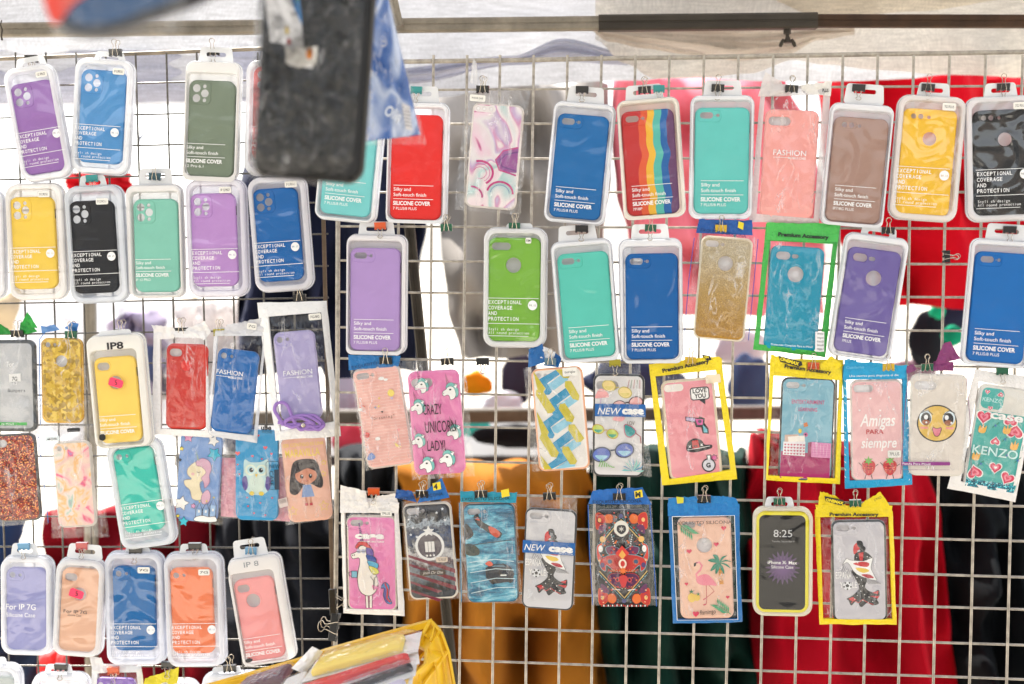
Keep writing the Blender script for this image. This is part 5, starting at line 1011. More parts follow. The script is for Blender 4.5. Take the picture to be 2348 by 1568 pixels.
for u, v in ((-20, 86), (28, 86)):
    a.line([(u-14, v-4), (u-22, v-12)], 1.4, K_); a.line([(u+14, v-2), (u+22, v-8)], 1.4, K_); a.line([(u-5, v+14), (u-9, v+26)], 1.4, K_); a.line([(u+5, v+14), (u+8, v+26)], 1.4, K_)
    a.blob([(u-15, v-8), (u-8, v-16), (u+8, v-16), (u+15, v-8), (u+12, v+8), (u, v+18), (u-12, v+8)], (204, 44, 50)); a.star(u, v-16, 11, (110, 176, 70), 6, .45)
    for i in range(9): a.ell(u-9+(i % 3)*9, v+(i//3)*5, .8, 1.1, (244, 190, 120))
    a.line([(u-6, v-2), (u-3, v-4), (u, v-2)], 1, K_); a.line([(u+2, v-2), (u+5, v-4), (u+8, v-2)], 1, K_); a.line([(u-3, v+3), (u, v+5), (u+4, v+3)], 1, K_)
done(pk); sticker(pk, 2050, 1041, 30, 17, '7PLUS', size=10)
pk = bagged('frosted cover with a wide-eyed smiling yellow face in a clear bag', (2151, 975, 126, 236, 1.3), M((226, 216, 204), rough=.45), 'plusbig', 'R', [(2084, 846), (2214, 842), (2228, 1092), (2066, 1090)], rim=milky((238, 226, 206), .2), lay=5)
a = pk.C; a.ell(-2, -4, 45, 43, K_, 40); a.ell(-2, -4, 42, 40, (230, 190, 90), 40)
for sx in (-1, 1):
    a.ell(sx*26-2, -16, 14, 17, (226, 240, 246)); a.ell(sx*25-2, -14, 11.5, 15, (30, 26, 30)); a.ell(sx*25-2, -6, 9, 6, (160, 96, 60)); a.ell(sx*23-4, -18, 4.6, 5.6, WHITE); a.ell(sx*28+2, -6, 2.4, 2.4, WHITE); a.line([(sx*12, -24), (sx*24, -34), (sx*38, -28)], 1.8, K_); a.poly([(sx*20-2, 4), (sx*38-2, 4), (sx*36-2, 9), (sx*20-2, 9)], (236, 150, 140))
a.blob([(-12, 6), (-2, 8), (8, 6), (4, 22), (-2, 26), (-8, 22)], (226, 120, 140), K_, 1.2); done(pk)
a = pk.art(-5); a.rect(2069, 1059, 2177, 1067, (140, 50, 130)); a.text('Funda Para Móvil', 2071, 1065.5, 8, WHITE, w=62); a.line([(2069, 1077), (2176, 1077)], .7, (150, 90, 140)); a.build('printed_text', pk.e, smooth=0)
foil(pk, [(2160, 790), (2176, 782), (2200, 822), (2142, 838)], (136, 50, 112), 5, lift=5, name='maroon_top'); foil(pk, [(2142, 828), (2186, 828), (2184, 850), (2136, 850)], (130, 44, 106), 5, name='maroon_top'); foil(pk, [(2080, 838), (2096, 834), (2104, 848), (2080, 856)], (130, 60, 110), 4, name='maroon_top')
a = pk.art(1); a.line([(2086, 850), (2078, 920), (2068, 1088)], 1.3, (130, 60, 110)); a.line([(2212, 848), (2222, 960), (2226, 1090)], 1.3, (130, 60, 110)); a.build('bag_seam', pk.e, smooth=0)
pk = bagged('turquoise cover with flaming hearts and glitter at its foot, right edge', (2290, 1007, 122, 244, 9), M((64, 176, 166), rough=.3), '', 'R', None, rim=milky((240, 232, 220), .3), lay=4)
framed(pk, [(2238, 846), (2380, 868), (2330, 1154), (2178, 1122)], [(2246, 874), (2364, 896), (2322, 1126), (2206, 1106)], (238, 234, 230)); sheet(pk, [(2244, 870), (2366, 892), (2324, 1130), (2202, 1110)], film('bag'), back=None)
a = pk.C; a.poly([(-56, -118), (56, -118), (56, -60), (-56, -60)], (226, 222, 212)); a.poly([(x, z) for x, _, z in rr(50, 48, 12, 0, -28, -90)], (64, 176, 166)); a.text('KENZO', -50, -82, 13, (200, 240, 236), w=46)
rd = (216, 50, 84); pn = (240, 130, 150); og = (240, 180, 70)
a.poly([(-56, 100), (54, 100), (54, 118), (-56, 118)], pattern('tealglitter')); 
for u, v, s_, rt in [(-40, -46, 16, 0), (34, -22, 17, 180), (-6, 6, 10, 180), (4, 66, 13, 0), (-40, 84, 16, 160), (34, 86, 15, 20), (20, -46, 14, 180), (-42, -104, 5, 0), (-12, -102, 6, 180), (-30, -68, 5, 0)]:
    a.heart(u, v, s_*1.18, Wt, rt); a.heart(u, v, s_, rd, rt); a.heart(u, v, s_*.62, pn, rt); a.heart(u, v, s_*.3, Wt if s_ < 14 else rd, rt)
for u, v in [(-40, -18), (14, -24), (-44, 46), (36, 10)]: a.blob([(u-8, v+6), (u-6, v-8), (u-1, v-2), (u+1, v-14), (u+4, v-3), (u+9, v-9), (u+8, v+6), (u, v+10)], og)
for u, v in [(-12, -30), (50, 42), (-18, 30), (24, 34), (-30, 62), (14, -2)]: a.line([(u-6, v+6), (u, v-2), (u+6, v-8)], 1.4, (40, 120, 70)); a.star(u, v, 4, (60, 110, 190), 6, .4)
a.text('KENZO', -54, 40, 28, (206, 240, 236), w=102, bold=.01); a.text('case', -28, -46, 26, Wt, w=74, bold=.03); done(pk)
# row four right
pk = bagged('pink cover with a standing white unicorn holding a mug, white pouch', (852, 1292, 117, 222, 1), M((230, 128, 182), rough=.35), 'plus', 'R', None, rim=milky((240, 222, 190), .2))
framed(pk, [(783, 1138), (916, 1146), (924, 1416), (780, 1410)], [(792, 1166), (908, 1172), (910, 1400), (790, 1398)], (238, 234, 230)); sheet(pk, [(790, 1164), (910, 1170), (912, 1402), (788, 1400)], film('bag'), back=None)
foil(pk, [(786, 1110), (844, 1124), (850, 1164), (782, 1150)], (240, 236, 232), 4, lift=3); foil(pk, [(866, 1136), (912, 1130), (920, 1164), (866, 1164)], (236, 232, 228), 4, lift=3); foil(pk, [(783, 1146), (920, 1150), (918, 1176), (782, 1174)], (240, 236, 232), 3, y0=1); sticker(pk, 890, 1176, 26, 12, '7PLUS', Y=-1.4)
a = pk.C; bd = (248, 240, 230)
a.poly([(-30, -92), (-27, -94), (-18, -48), (-26, -46)], (110, 60, 130)); a.line([(-30, -92), (-20, -48)], 1, K_)
for i in range(4): a.line([(-29+i*1.6, -84+i*10), (-22+i*1.4, -80+i*10)], 1, (230, 150, 190))
a.poly([(-16, 70), (-10, 70), (-9, 104), (-15, 104)], bd); a.poly([(-6, 70), (0, 70), (-1, 104), (-7, 104)], bd)
for q_ in ([(-16, 70), (-15, 104), (-9, 104), (-10, 70)], [(-6, 70), (-7, 104), (-1, 104), (0, 70)]): a.line(q_, 1.1, K_)
a.blob([(-26, -40), (-12, -38), (-6, -20), (-8, 0), (8, 24), (14, 48), (6, 68), (-10, 76), (-28, 66), (-34, 40), (-32, 18), (-28, 0), (-30, -12), (-44, -10), (-48, -20), (-36, -26)], bd, K_, 1.4)
a.blob([(22, 52), (30, 44), (40, 52), (38, 74), (46, 92), (34, 92), (26, 76), (28, 58), (22, 58)], (60, 130, 190), K_, 1.2); a.line([(30, 46), (36, 60), (34, 80), (42, 90)], 4, (196, 44, 56)); a.line([(24, 54), (31, 62), (29, 78), (36, 90)], 3, (96, 60, 150))
for q_, c_ in (([(-38, -38), (-28, -50), (-14, -50), (-2, -38), (2, -28), (-10, -36), (-24, -42), (-34, -34)], (206, 40, 44)), ([(-12, -36), (2, -32), (4, -18), (-4, -12), (-12, -22)], (96, 70, 160)), ([(-12, -20), (8, -14), (10, -2), (-4, 2), (-10, -8)], (50, 80, 160)), ([(-10, -6), (10, -2), (16, 4), (10, 14), (-4, 8)], (70, 170, 210)), ([(-6, 6), (12, 12), (16, 22), (4, 26), (-4, 16)], (220, 214, 90))): a.blob(q_, c_, K_, 1)
a.ell(-30, -28, 5, 5, (190, 190, 214)); a.ell(-19, -28, 5, 5, (190, 190, 214)); a.line([(-35, -27), (-25, -26)], 1.4, K_); a.line([(-24, -27), (-14, -27)], 1.4, K_); a.ell(-44, -18, 1.2, 1.6, K_); a.ell(-40, -19, 1.2, 1.6, K_); a.rect(-48, 18, -34, 34, K_); a.rect(-47, 19, -35, 33, (110, 180, 206)); a.line([(-48, 20), (-54, 22), (-53, 30), (-48, 30)], 1.8, K_); a.heart(6, 56, 7, (236, 150, 190), 20); a.line([(-4, 30), (4, 40), (4, 62), (6, 34), (10, 30)], 1.2, K_)
a.text('case', -38, -58, 20, Wt, w=68, bold=.06); a.line([(-34, -51), (-12, -51)], .8, Wt); a.text('MOBILE CASE', -10, -49, 5.4, Wt, w=40, bold=.02, shear=.2); done(pk)
def exq(pk, q, col, tx, ty, w_, rot, badge=None, lf=3):
    foil(pk, q, col, 4, lift=lf); a = pk.art(-5); dk = tuple(int(c*.35) for c in col); a.text('EXQUISITO SILICONA', tx, ty, 10, dk, w=w_, rot=rot, bold=.01)
    if badge: x, y_, s_ = badge; a.poly([(x-9, y_-6), (x+9, y_-10), (x+11, y_+7), (x-7, y_+11)], (240, 214, 40)); a.text(s_, x-6, y_+7, 16, K_, bold=.05)
    a.build('printed_text', pk.e, smooth=0)
pk = bagged('weathered flag style cover in blue, white and dark red with a small plate', (986, 1264, 113, 224, -3), pattern('grunge'), 'plus', 'R', [(920, 1150), (1034, 1148), (1052, 1376), (930, 1382)], rim=milky((232, 216, 190), .25), lay=3)
a = pk.C
for i in range(5): a.poly([(-52, 12+i*20), (-52, 6+i*20), (54, 44+i*20), (54, 54+i*20)] if i < 3 else [(-52, 12+i*20), (-52, 7+i*20), (20, 34+i*20), (10, 38+i*20)], (120, 36, 56))
for u, v in [(-42, -40), (-28, -34), (-36, -56), (-44, -76), (36, -96), (22, -88), (-20, -100), (40, -70)]: a.star(u, v, 4, (224, 226, 230))
a.ell(0, -12, 34, 34, (226, 226, 224)); a.ell(0, -12, 28, 28, (70, 60, 72)); a.star(0, -46, 14, (228, 228, 226)); a.text('III', -11, 0, 30, (228, 226, 222), w=22, bold=.06)
for i in range(3): a.star(-8+i*8, 10, 3.4, Wt)
a.poly([(x, z) for x, _, z in rr(60, 13, 5, 0, 2, 50)], (70, 62, 60)); a.text('Join Or Die', -22, 53, 9, (220, 214, 206), w=48, shear=.3); done(pk); sticker(pk, 1013, 1283, 27, 12, '7G PLUS', col=(214, 196, 176))
foil(pk, [(912, 1120), (948, 1124), (958, 1150), (908, 1140)], (14, 84, 160), 4, lift=4); exq(pk, [(970, 1132), (1018, 1094), (1034, 1140), (960, 1152)], (16, 108, 186), 918, 1146, 104, 4, (1006, 1112, '4'))
pk = bagged('icy blue cover picturing wrecked cars on a frozen plain', (1125, 1269, 120, 230, -1.3), pattern('storm'), 'plus', 'R', [(1052, 1150), (1186, 1150), (1194, 1388), (1052, 1384)], rim=M((60, 80, 92), rough=.3), thick_rim=3)
a = pk.C; dk = (28, 32, 38)
a.blob([(-36, -84), (-26, -92), (-18, -76), (-4, -66), (14, -56), (28, -46), (20, -34), (2, -44), (-14, -56), (-26, -64)], dk); a.blob([(-2, -62), (12, -58), (24, -46), (16, -36), (2, -46)], (206, 80, 50)); a.blob([(-32, -80), (-26, -84), (-22, -76)], (206, 80, 50))
a.blob([(-56, -70), (-44, -60), (-38, -44), (-50, -34), (-57, -36)], dk); a.blob([(-57, -22), (-38, -20), (-26, -8), (-30, 4), (-56, 2)], (50, 62, 56)); a.poly([(-14, 34), (-2, 26), (28, 24), (46, 34), (52, 48), (48, 66), (0, 72), (-14, 56)], (24, 32, 44)); a.poly([(0, 32), (8, 27), (28, 27), (34, 33)], (90, 120, 134)); a.ell(2, 64, 7, 8, (12, 14, 18)); a.ell(42, 62, 6, 8, (12, 14, 18)); a.rect(20, 50, 34, 53, (236, 240, 236)); a.blob([(-14, 24), (-4, 18), (4, 26), (-4, 30)], (226, 100, 70)); a.line([(-56, -18), (-10, -24), (50, -30)], 2, (40, 60, 70))
for i in range(4): a.line([(-50, 20+i*24), (10, 14+i*22), (52, 20+i*20)], 1.6, (210, 234, 238))
done(pk); exq(pk, [(1058, 1124), (1190, 1128), (1186, 1152), (1058, 1150)], (22, 150, 178), 1063, 1146, 110, 0, (1162, 1128, ' ')); a = pk.art(2); a.line([(1056, 1152), (1054, 1382)], 1.6, (30, 140, 190)); a.build('bag_seam', pk.e, smooth=0)
def dancer(a, fl=0):
    rd_ = (206, 40, 44)
    a.blob([(-12, -92+34), (-4, -66), (4, -62), (4, -52), (-3, -48), (-4, -42), (-12, -40)], rd_); a.blob([(-4, -70), (6, -70), (10, -60), (6, -52), (-1, -56), (-4, -62)], K_); a.ell(8, -52, 7, 7, K_)
    a.blob([(-9, -40), (2, -46), (12, -46), (24, -38), (30, -28), (20, -26), (14, -14), (10, 10), (0, 10), (-12, -6), (-12, -24)], K_); a.poly([(-1, -42), (10, -44), (8, -24), (2, -22)], rd_)
    a.blob([(-18, -2), (10, 4), (16, 22), (12, 38), (28, 50), (42, 44), (44, 58), (38, 66), (42, 76), (28, 80), (16, 74), (2, 84), (-8, 70), (-20, 80), (-26, 68), (-30, 64), (-16, 56), (-2, 40), (-8, 20)], K_)
    for q_ in ([(28, 50), (42, 46), (40, 54)], [(22, 58), (44, 58), (40, 64)], [(-26, 64), (-16, 60), (-8, 66), (-18, 70)]): a.poly(q_, rd_)
    a.line([(-20, 74), (-14, 68), (-4, 74), (6, 66), (18, 74), (30, 78)], 1.4, rd_)
    a.blob([(-38, -14), (-28, -30), (-20, -26), (10, -24), (30, -30), (26, -8), (34, 12), (38, 22), (20, 18), (-8, 6), (-26, -20)], Wt, K_, .8)
    a.blob([(-14, -18), (8, -22), (22, -18), (18, -10), (0, -12)], rd_); a.blob([(-8, -8), (14, -6), (22, 0), (10, 4), (-2, 0)], (236, 200, 70)); a.blob([(4, 8), (22, 8), (32, 16), (18, 16)], (180, 24, 50))
    for i in range(9): a.line([(-34+i*3.4, -14+i*2.6), (-40+i*3.6, 0+i*2.8)], .7, K_); a.line([(14+i*3, 19+i*.5), (20+i*3.4, 30)], .7, K_)
    for u, v in [(-6, 14), (4, 20), (-2, 30), (6, 34), (2, 46), (10, 54), (-6, 56), (20, 60), (-12, 64), (6, 68), (28, 70), (18, 72), (-6, -32), (-4, -20), (18, -34), (24, -32)]: a.ell(u, v, 1.1, 1.1, Wt)
    a.text('ESPAÑA', -54, 16, 22, Wt, w=36, bold=.01); a.text('Y', -45, 38, 20, Wt, w=7, bold=.01); a.text('LÉ', -17, 38, 20, Wt, w=11, bold=.01); a.ell(-28, 33, 10, 10, (236, 236, 236)); a.star(-28, 33, 4.4, K_, 5, .8)
    for i in range(5): a.ell(-28+8*math.cos(R(72*i+18)), 33+8*math.sin(R(72*i+18)), 2, 2, K_)
pk = bagged('dark-rimmed cover with a flamenco dancer under a blue NEW case band', (1259, 1283, 119, 234, 3.8), M((206, 204, 206), rough=.45), 'plus', 'R', [(1212, 1138), (1326, 1140), (1314, 1390), (1190, 1388)], rim=M((46, 48, 52), rough=.3), thick_rim=4, amp=2.2, lay=2)
dancer(pk.C); a = pk.C; a.rect(-62, -42, 58, -13, (14, 96, 168)); a.text('NEW', -58, -19, 21, Wt, w=48, shear=.25); a.text('case', -2, -20, 21, Wt, w=56, bold=.07); a.text('MADE IN CHINA', 22, -14.5, 5, Wt, w=32); done(pk)
pk = bagged('black cover with a symmetrical red and orange folk mandala', (1428, 1281, 122, 226, -1), M((30, 26, 30), rough=.35), 'pillbig', 'R', [(1350, 1152), (1496, 1150), (1505, 1392), (1354, 1392)], lay=1)
a = pk.C; R1, O1, B1, P1, Te = (200, 52, 46), (232, 116, 50), (120, 176, 184), (110, 50, 90), (80, 60, 110)
for sx in (-1, 1):
    X = lambda l: [(sx*x, y_) for x, y_ in l]
    for sy in (-1, 1):
        XY = lambda l: [(sx*x, sy*y_) for x, y_ in l]
        a.blob(XY([(58, 70), (44, 74), (36, 90), (44, 104), (58, 104)]), R1, O1, 1); a.blob(XY([(36, 84), (24, 82), (18, 94), (26, 104), (38, 98)]), O1, R1, 1); a.blob(XY([(52, 58), (40, 66), (34, 78), (50, 76)]), P1, Te, 1); a.ell(sx*50, sy*90, 4, 5, (240, 190, 120)); a.ell(sx*28, sy*72, 2.4, 2.4, R1); a.ell(sx*16, sy*106, 2, 2, R1); a.ell(sx*40, sy*54, 2.2, 2.2, (220, 120, 130))
        a.line(XY([(0, 98), (56, 34)]), 1.4, B1); a.line(XY([(0, 91), (55, 28)]), 2.2, (220, 190, 120))
        for k in range(9): a.line(XY([(3+k*6, 90-k*6.8), (7+k*6, 91-k*6.8)]), 1.6, K_)
    a.blob(X([(44, -36), (54, -22), (50, -8), (40, 6), (57, 4), (58, -30)]), (216, 70, 56), B1, 1); a.ell(sx*44, -46, 7, 7, (240, 190, 110)); a.poly(X([(38, -48), (34, -46), (38, -44)]), R1); a.ell(sx*50, -24, 5, 8, Wt)
    a.blob(X([(6, -22), (24, -30), (38, -26), (34, -12), (20, -8), (6, -4)]), P1, B1, 1.2); a.blob(X([(4, -8), (22, -10), (40, -6), (54, 4), (50, 22), (40, 28), (38, 14), (20, 28), (4, 26)]), R1, B1, 1.3); a.ell(sx*30, 6, 8, 8, (196, 90, 70)); a.ell(sx*30, 6, 5, 5, (60, 90, 120)); a.ell(sx*47, 14, 5, 6, Te)
    for k in range(5): a.line(X([(6+k*5, 30), (10+k*6, 24)]), 2, O1)
    a.blob(X([(4, 36), (26, 34), (36, 46), (22, 62), (6, 66)]), (86, 36, 80), R1, 1.4); a.ell(sx*14, 48, 5, 6, (214, 80, 90)); a.ell(sx*14, 48, 2.4, 3, K_)
    for k in range(6): a.ell(sx*(24-k*1.2), -56+k*5, 1.3, 1.3, Wt); a.ell(sx*(10+k*3), 72-k*.5, 1.4, 1.4, Wt)
    for k in range(11): a.rect(sx*(k*5+1), 106, sx*(k*5+3.4), 110, Wt if k % 2 else R1)
random.seed(3)
for k in range(70):
    uu, vv = random.uniform(3, 54), random.uniform(-100, 100); cc = [R1, O1, (236, 200, 150), (90, 130, 140), (150, 60, 90)][k % 5]; q2 = random.uniform(.9, 2.2)
    for sx in (-1, 1): a.star(sx*uu, vv, q2*1.6, cc, 5, .5) if k % 3 == 0 else a.ell(sx*uu, vv, q2, q2*.8, cc, 8)
a.blob([(-14, -84), (0, -92), (14, -84), (16, -66), (0, -54), (-16, -66)], (222, 218, 206)); a.blob([(-8, -80), (8, -80), (10, -68), (0, -60), (-10, -68)], (60, 58, 60)); a.star(0, -72, 7, (200, 196, 186), 6, .4); a.poly([(0, -34), (16, -16), (0, 0), (-16, -16)], (216, 60, 50)); a.poly([(0, -24), (8, -12), (0, -2), (-8, -12)], (232, 170, 80)); a.ell(0, 8, 9, 11, (240, 220, 200)); a.ell(0, 8, 5, 7, R1); a.star(0, 24, 10, O1, 8, .5); a.blob([(-10, 40), (0, 34), (10, 40), (6, 56), (0, 64), (-6, 56)], (206, 60, 60)); a.ell(0, -102, 5, 5, (90, 90, 130)); a.ell(0, 94, 5, 5, (90, 90, 130)); done(pk)
exq(pk, [(1362, 1122), (1476, 1116), (1496, 1156), (1352, 1154)], (18, 104, 186), 1362, 1152, 112, 0, (1466, 1130, 'M')); a = pk.art(2); a.line([(1351, 1156), (1352, 1270), (1357, 1390)], 2, (16, 90, 180)); a.line([(1492, 1156), (1498, 1270), (1503, 1392)], 2, (16, 90, 180)); a.build('bag_seam', pk.e, smooth=0)
pk = bagged('peach cover with flamingo, palm tree and pineapples in a blue pouch', (1618, 1303, 122, 237, -1), M((238, 190, 164), rough=.4), 'plus', 'R', None, logo=((1616, 1250), 17.5))
framed(pk, [(1535, 1164), (1696, 1160), (1699, 1430), (1541, 1434)], [(1543, 1180), (1686, 1178), (1690, 1422), (1550, 1424)], (8, 112, 184)); sheet(pk, [(1541, 1178), (1688, 1176), (1692, 1424), (1548, 1426)], film('bag'), back=None)
foil(pk, [(1536, 1140), (1600, 1136), (1606, 1180), (1534, 1180)], (12, 126, 196), 4, lift=3); foil(pk, [(1632, 1134), (1690, 1140), (1698, 1178), (1606, 1180)], (12, 126, 196), 4, lift=3); foil(pk, [(1534, 1152), (1697, 1154), (1696, 1182), (1534, 1182)], (10, 120, 192), 2.4, y0=1)
a = pk.art(-4); a.text('EXQUISITO SILICONA', 1549, 1201, 11, (70, 60, 60), w=130); a.line([(1544, 1182), (1685, 1180), (1689, 1421), (1551, 1423), (1544, 1182)], 1.5, Wt); a.poly([(1554, 1136), (1571, 1138), (1570, 1151), (1556, 1152)], (214, 206, 50)); a.build('printed_text', pk.e, smooth=0)
a = pk.C; pf = (236, 130, 148); gp = (20, 132, 104)
a.blob([(-22, 24), (-12, 16), (6, 16), (24, 40), (10, 40), (-8, 40), (-20, 34)], pf); a.line([(-18, 30), (-22, 14), (-12, 4), (-8, -6), (-14, -14), (-22, -12)], 4.4, pf); a.poly([(-26, -12), (-20, -14), (-22, -6), (-27, -3)], K_); a.ell(-19, -13, 1, 1, K_); a.line([(0, 40), (0, 60), (-1, 84)], 1.4, (196, 60, 80)); a.line([(6, 40), (18, 54), (-4, 72)], 1.4, (196, 60, 80)); a.line([(-2, 84), (-8, 86)], 3, (210, 50, 80)); a.line([(-8, 74), (-2, 70)], 2.4, (210, 50, 80))
a.poly([(30, -10), (36, -10), (40, 38), (30, 38)], (220, 150, 60))
for k in range(6): a.line([(30, -4+k*7), (39, -1+k*7)], .9, (170, 96, 40))
for rt in (-160, -120, -50, -10, 25, 70, 140, 110):
    c_, s_ = math.cos(R(rt)), math.sin(R(rt)); a.blob([(32, -12), (32+14*c_-4*s_, -12+14*s_+4*c_*.6-3), (32+28*c_, -12+28*s_*.9+3), (32+14*c_+4*s_, -12+14*s_-4*c_)], gp)
for u, v, r_ in [(44, -92, 7), (26, -55, 7), (-36, -40, 7), (-45, 36, 5), (48, 68, 5), (-26, 106, 9)]: a.heart(u, v, r_*.85, (222, 50, 86))
a.ell(-34, 68, 9, 11, (240, 200, 90)); a.ell(-22, 68, 7, 8, (240, 200, 90)); a.star(-34, 54, 7, (40, 130, 90), 5, .3); a.star(-19, 60, 5, (40, 130, 90), 5, .3)
for (u, v, s_) in ((-58, -104, 1), (54, 108, -1)):
    a.line([(u, v), (u+s_*12, v+s_*10), (u+s_*30, v+s_*22)], 1.4, (60, 160, 110))
    for k in range(6):
        bx, by = u+s_*(5+k*4.5), v+s_*(4+k*3.4)
        a.poly([(bx, by), (bx+s_*12, by-s_*1), (bx+s_*20, by+s_*2), (bx+s_*11, by+s_*3)], (60, 160, 110)); a.poly([(bx, by), (bx-s_*1, by+s_*10), (bx+s_*2, by+s_*18), (bx+s_*3, by+s_*9)], (60, 160, 110))
a.text('flamingo', -16, 108, 15, K_, w=36, rot=5); done(pk)
pk = Pack('boxed_phone_case', 1795, 1289, 1, 'R', 34, 'clear box with yellow edged cover and dark phone screen picture reading 8:25')
phone_case(pk, 1794, 1291, 121, 236, M((13, 14, 17), rough=.3, spec=.2), '', 6, T=14, rim=M((236, 222, 40), rough=.4), thick_rim=8, r=20)
b = PB(); f_ = lambda i, y_: rr(135-2*i, 252-2*i, 26-i*.6, y_); b.loft([f_(1, 26), f_(0, 25), f_(0, 3), f_(2, .6), f_(5, 0), f_(7.5, 3), f_(8, 20)], milky((238, 228, 200), .35)); b.build('tray', pk.e); b = PB(); b.holed(f_(6, .4), [], film('lid')); b.holed(f_(1, 26), [], milky((238, 232, 214), .3)); b.build('clear_lid', pk.e, smooth=0)
a = Art(lambda u, v: (u, -v), 5.8, step=.06)
for k in range(3):
    for i in range(20): an = R(i*18+k*9); rr_ = 40-k*11; a.blob([(0, 14), (rr_*.6*math.cos(an-.13), 14+rr_*.6*math.sin(an-.13)), (rr_*math.cos(an), 14+rr_*math.sin(an)), (rr_*.6*math.cos(an+.13), 14+rr_*.6*math.sin(an+.13))], [(78, 50, 96), (96, 62, 116), (110, 74, 128)][k])
a.text('8:25', -21, -58, 24, (206, 206, 206), w=42); a.text('Tuesday, September 9', -25, -46, 6, (160, 160, 160), w=51); a.text('iPhone X  Max', -34, 5, 11, Wt, w=66, bold=.012); a.text('s', 6, 4, 7, Wt); a.text('Silicone Case', -26, 15, 10, Wt, w=50); a.build('printed_text', pk.e, smooth=0); hang_tab(pk, 1790, 1140, 60, 1166)
pk = bagged('dark-rimmed cover with a flamenco dancer in a yellow pouch', (1971, 1310, 123, 236, -.6), M((200, 196, 200), rough=.45), 'plus', 'R', None, rim=M((44, 48, 46), rough=.3), thick_rim=4.5)
framed(pk, [(1872, 1168), (2048, 1172), (2054, 1436), (1880, 1436)], [(1884, 1182), (2038, 1180), (2044, 1422), (1888, 1422)], (244, 214, 14)); sheet(pk, [(1882, 1180), (2040, 1178), (2046, 1424), (1886, 1424)], film('bag'), back=None)
foil(pk, [(1884, 1124), (1918, 1134), (1950, 1164), (1878, 1166)], (242, 214, 18), 3, lift=4); foil(pk, [(1980, 1150), (2020, 1126), (2044, 1166), (1966, 1166)], (242, 214, 18), 3, lift=4); foil(pk, [(1874, 1156), (2046, 1158), (2046, 1184), (1874, 1184)], (242, 214, 18), 2.4, y0=1)
a = pk.art(-6); a.poly([(1893, 1134), (1936, 1144), (1940, 1152), (1930, 1156), (1896, 1146)], K_); a.text('ONEMAX', 1896, 1145, 9, (244, 220, 30), w=40, bold=.05, rot=-14); a.text('Premium Accessory', 1904, 1180, 11, K_, w=110, bold=.05, rot=-1); a.text('OMO', 2005, 1147, 8, (90, 90, 40), w=18, rot=24); a.build('printed_text', pk.e, smooth=0); dancer(pk.C); done(pk)

# ================================================================ FOREGROUND
def fg(name, label, cat, px, py, d, tilt, yaw=0.):
    m = Matrix.Translation(P(px, py, d)) @ Matrix.Rotation(R(yaw), 4, 'Z') @ Matrix.Rotation(R(tilt), 4, 'Y') @ Matrix.Scale(d/FPX, 4)
    return tag(empty(name, m), label, cat)
class Fk:                                             # same interface as Pack
    def __init__(s, e, cx, cy, t): s.e = e; s.cx = cx; s.cy = cy; s.t = R(t)
    L = Pack.L
e = fg('bagged_phone_case', 'big black rugged cover in a crumpled bag hanging close to the camera', 'phone case', 717, 130, 1.38, 4.5, -9); k_ = Fk(e, 733, 130, 4.5)
b = PB(); lp = lambda i, y_: rr(258-2*i, 560-2*i, 40-i*.6, y_); mb = M((8, 8, 10), rough=.6, bump=.5, bs=.3)
b.loft([lp(6, 46), lp(0, 40), lp(0, 14), lp(4, 3), lp(12, 0)], mb, cap0=True, cap1=True); b.build('phone_case', e)
b = PB(); 
for yy in (10, 26): b.loft([lp(-2.5, yy+3), lp(-4, yy+1.5), lp(-4, yy-1.5), lp(-2.5, yy-3)], M((60, 58, 54), rough=.5))
b.build('rubber_bumper', e)
q_ = [(612, -160), (872, -158), (828, 412), (574, 398)]
mc, nt, bb, oo = newmat('smoky_bag'); bb.inputs['Base Color'].default_value = (.05, .049, .046, 1); st_ = N(nt, 'ShaderNodeTexNoise', Scale=.03, Detail=5., Roughness=.62, Distortion=1.2); L(nt, coord(nt, (.5, 1, 1.1)), st_.inputs['Vector']); sr_ = ramp(nt, [(.4, (18, 18, 18)), (.5, (34, 33, 32)), (.57, (108, 106, 104)), (.61, (40, 40, 40)), (.7, (20, 20, 20))]); L(nt, st_.outputs[0], sr_.inputs[0]); L(nt, sr_.outputs[0], bb.inputs['Base Color']); bb.inputs['Specular IOR Level'].default_value = .25; bb.inputs['Roughness'].default_value = .3  # grey streaks in the colour paint the light on the wrinkles
tr_ = nt.nodes.new('ShaderNodeBsdfTransparent'); mx_ = N(nt, 'ShaderNodeMixShader', Fac=.55); nn_ = N(nt, 'ShaderNodeTexNoise', Scale=.02, Detail=5., Roughness=.6, Distortion=.6); L(nt, coord(nt, (.8, 1, 1.5)), nn_.inputs['Vector']); rr_m = nt.nodes.new('ShaderNodeMapRange'); rr_m.inputs['From Min'].default_value = .34; rr_m.inputs['From Max'].default_value = .66; rr_m.inputs['To Min'].default_value = .35; rr_m.inputs['To Max'].default_value = 1.; L(nt, nn_.outputs[0], rr_m.inputs[0]); L(nt, rr_m.outputs[0], mx_.inputs[0]); L(nt, bb.outputs[0], mx_.inputs[1]); L(nt, tr_.outputs[0], mx_.inputs[2]); L(nt, mx_.outputs[0], oo.inputs[0])
sheet(k_, q_, mc, y0=2, bulge=10, amp=8, back=None, nx=70, nz=130, name='inner_wrap', seed=3, fs=.45)
sheet(k_, [(600, -170), (888, -168), (838, 428), (566, 412)], film('near'), y0=20, bulge=34, amp=2.5, back=54, nx=40, nz=70, name='clear_bag', seed=8)
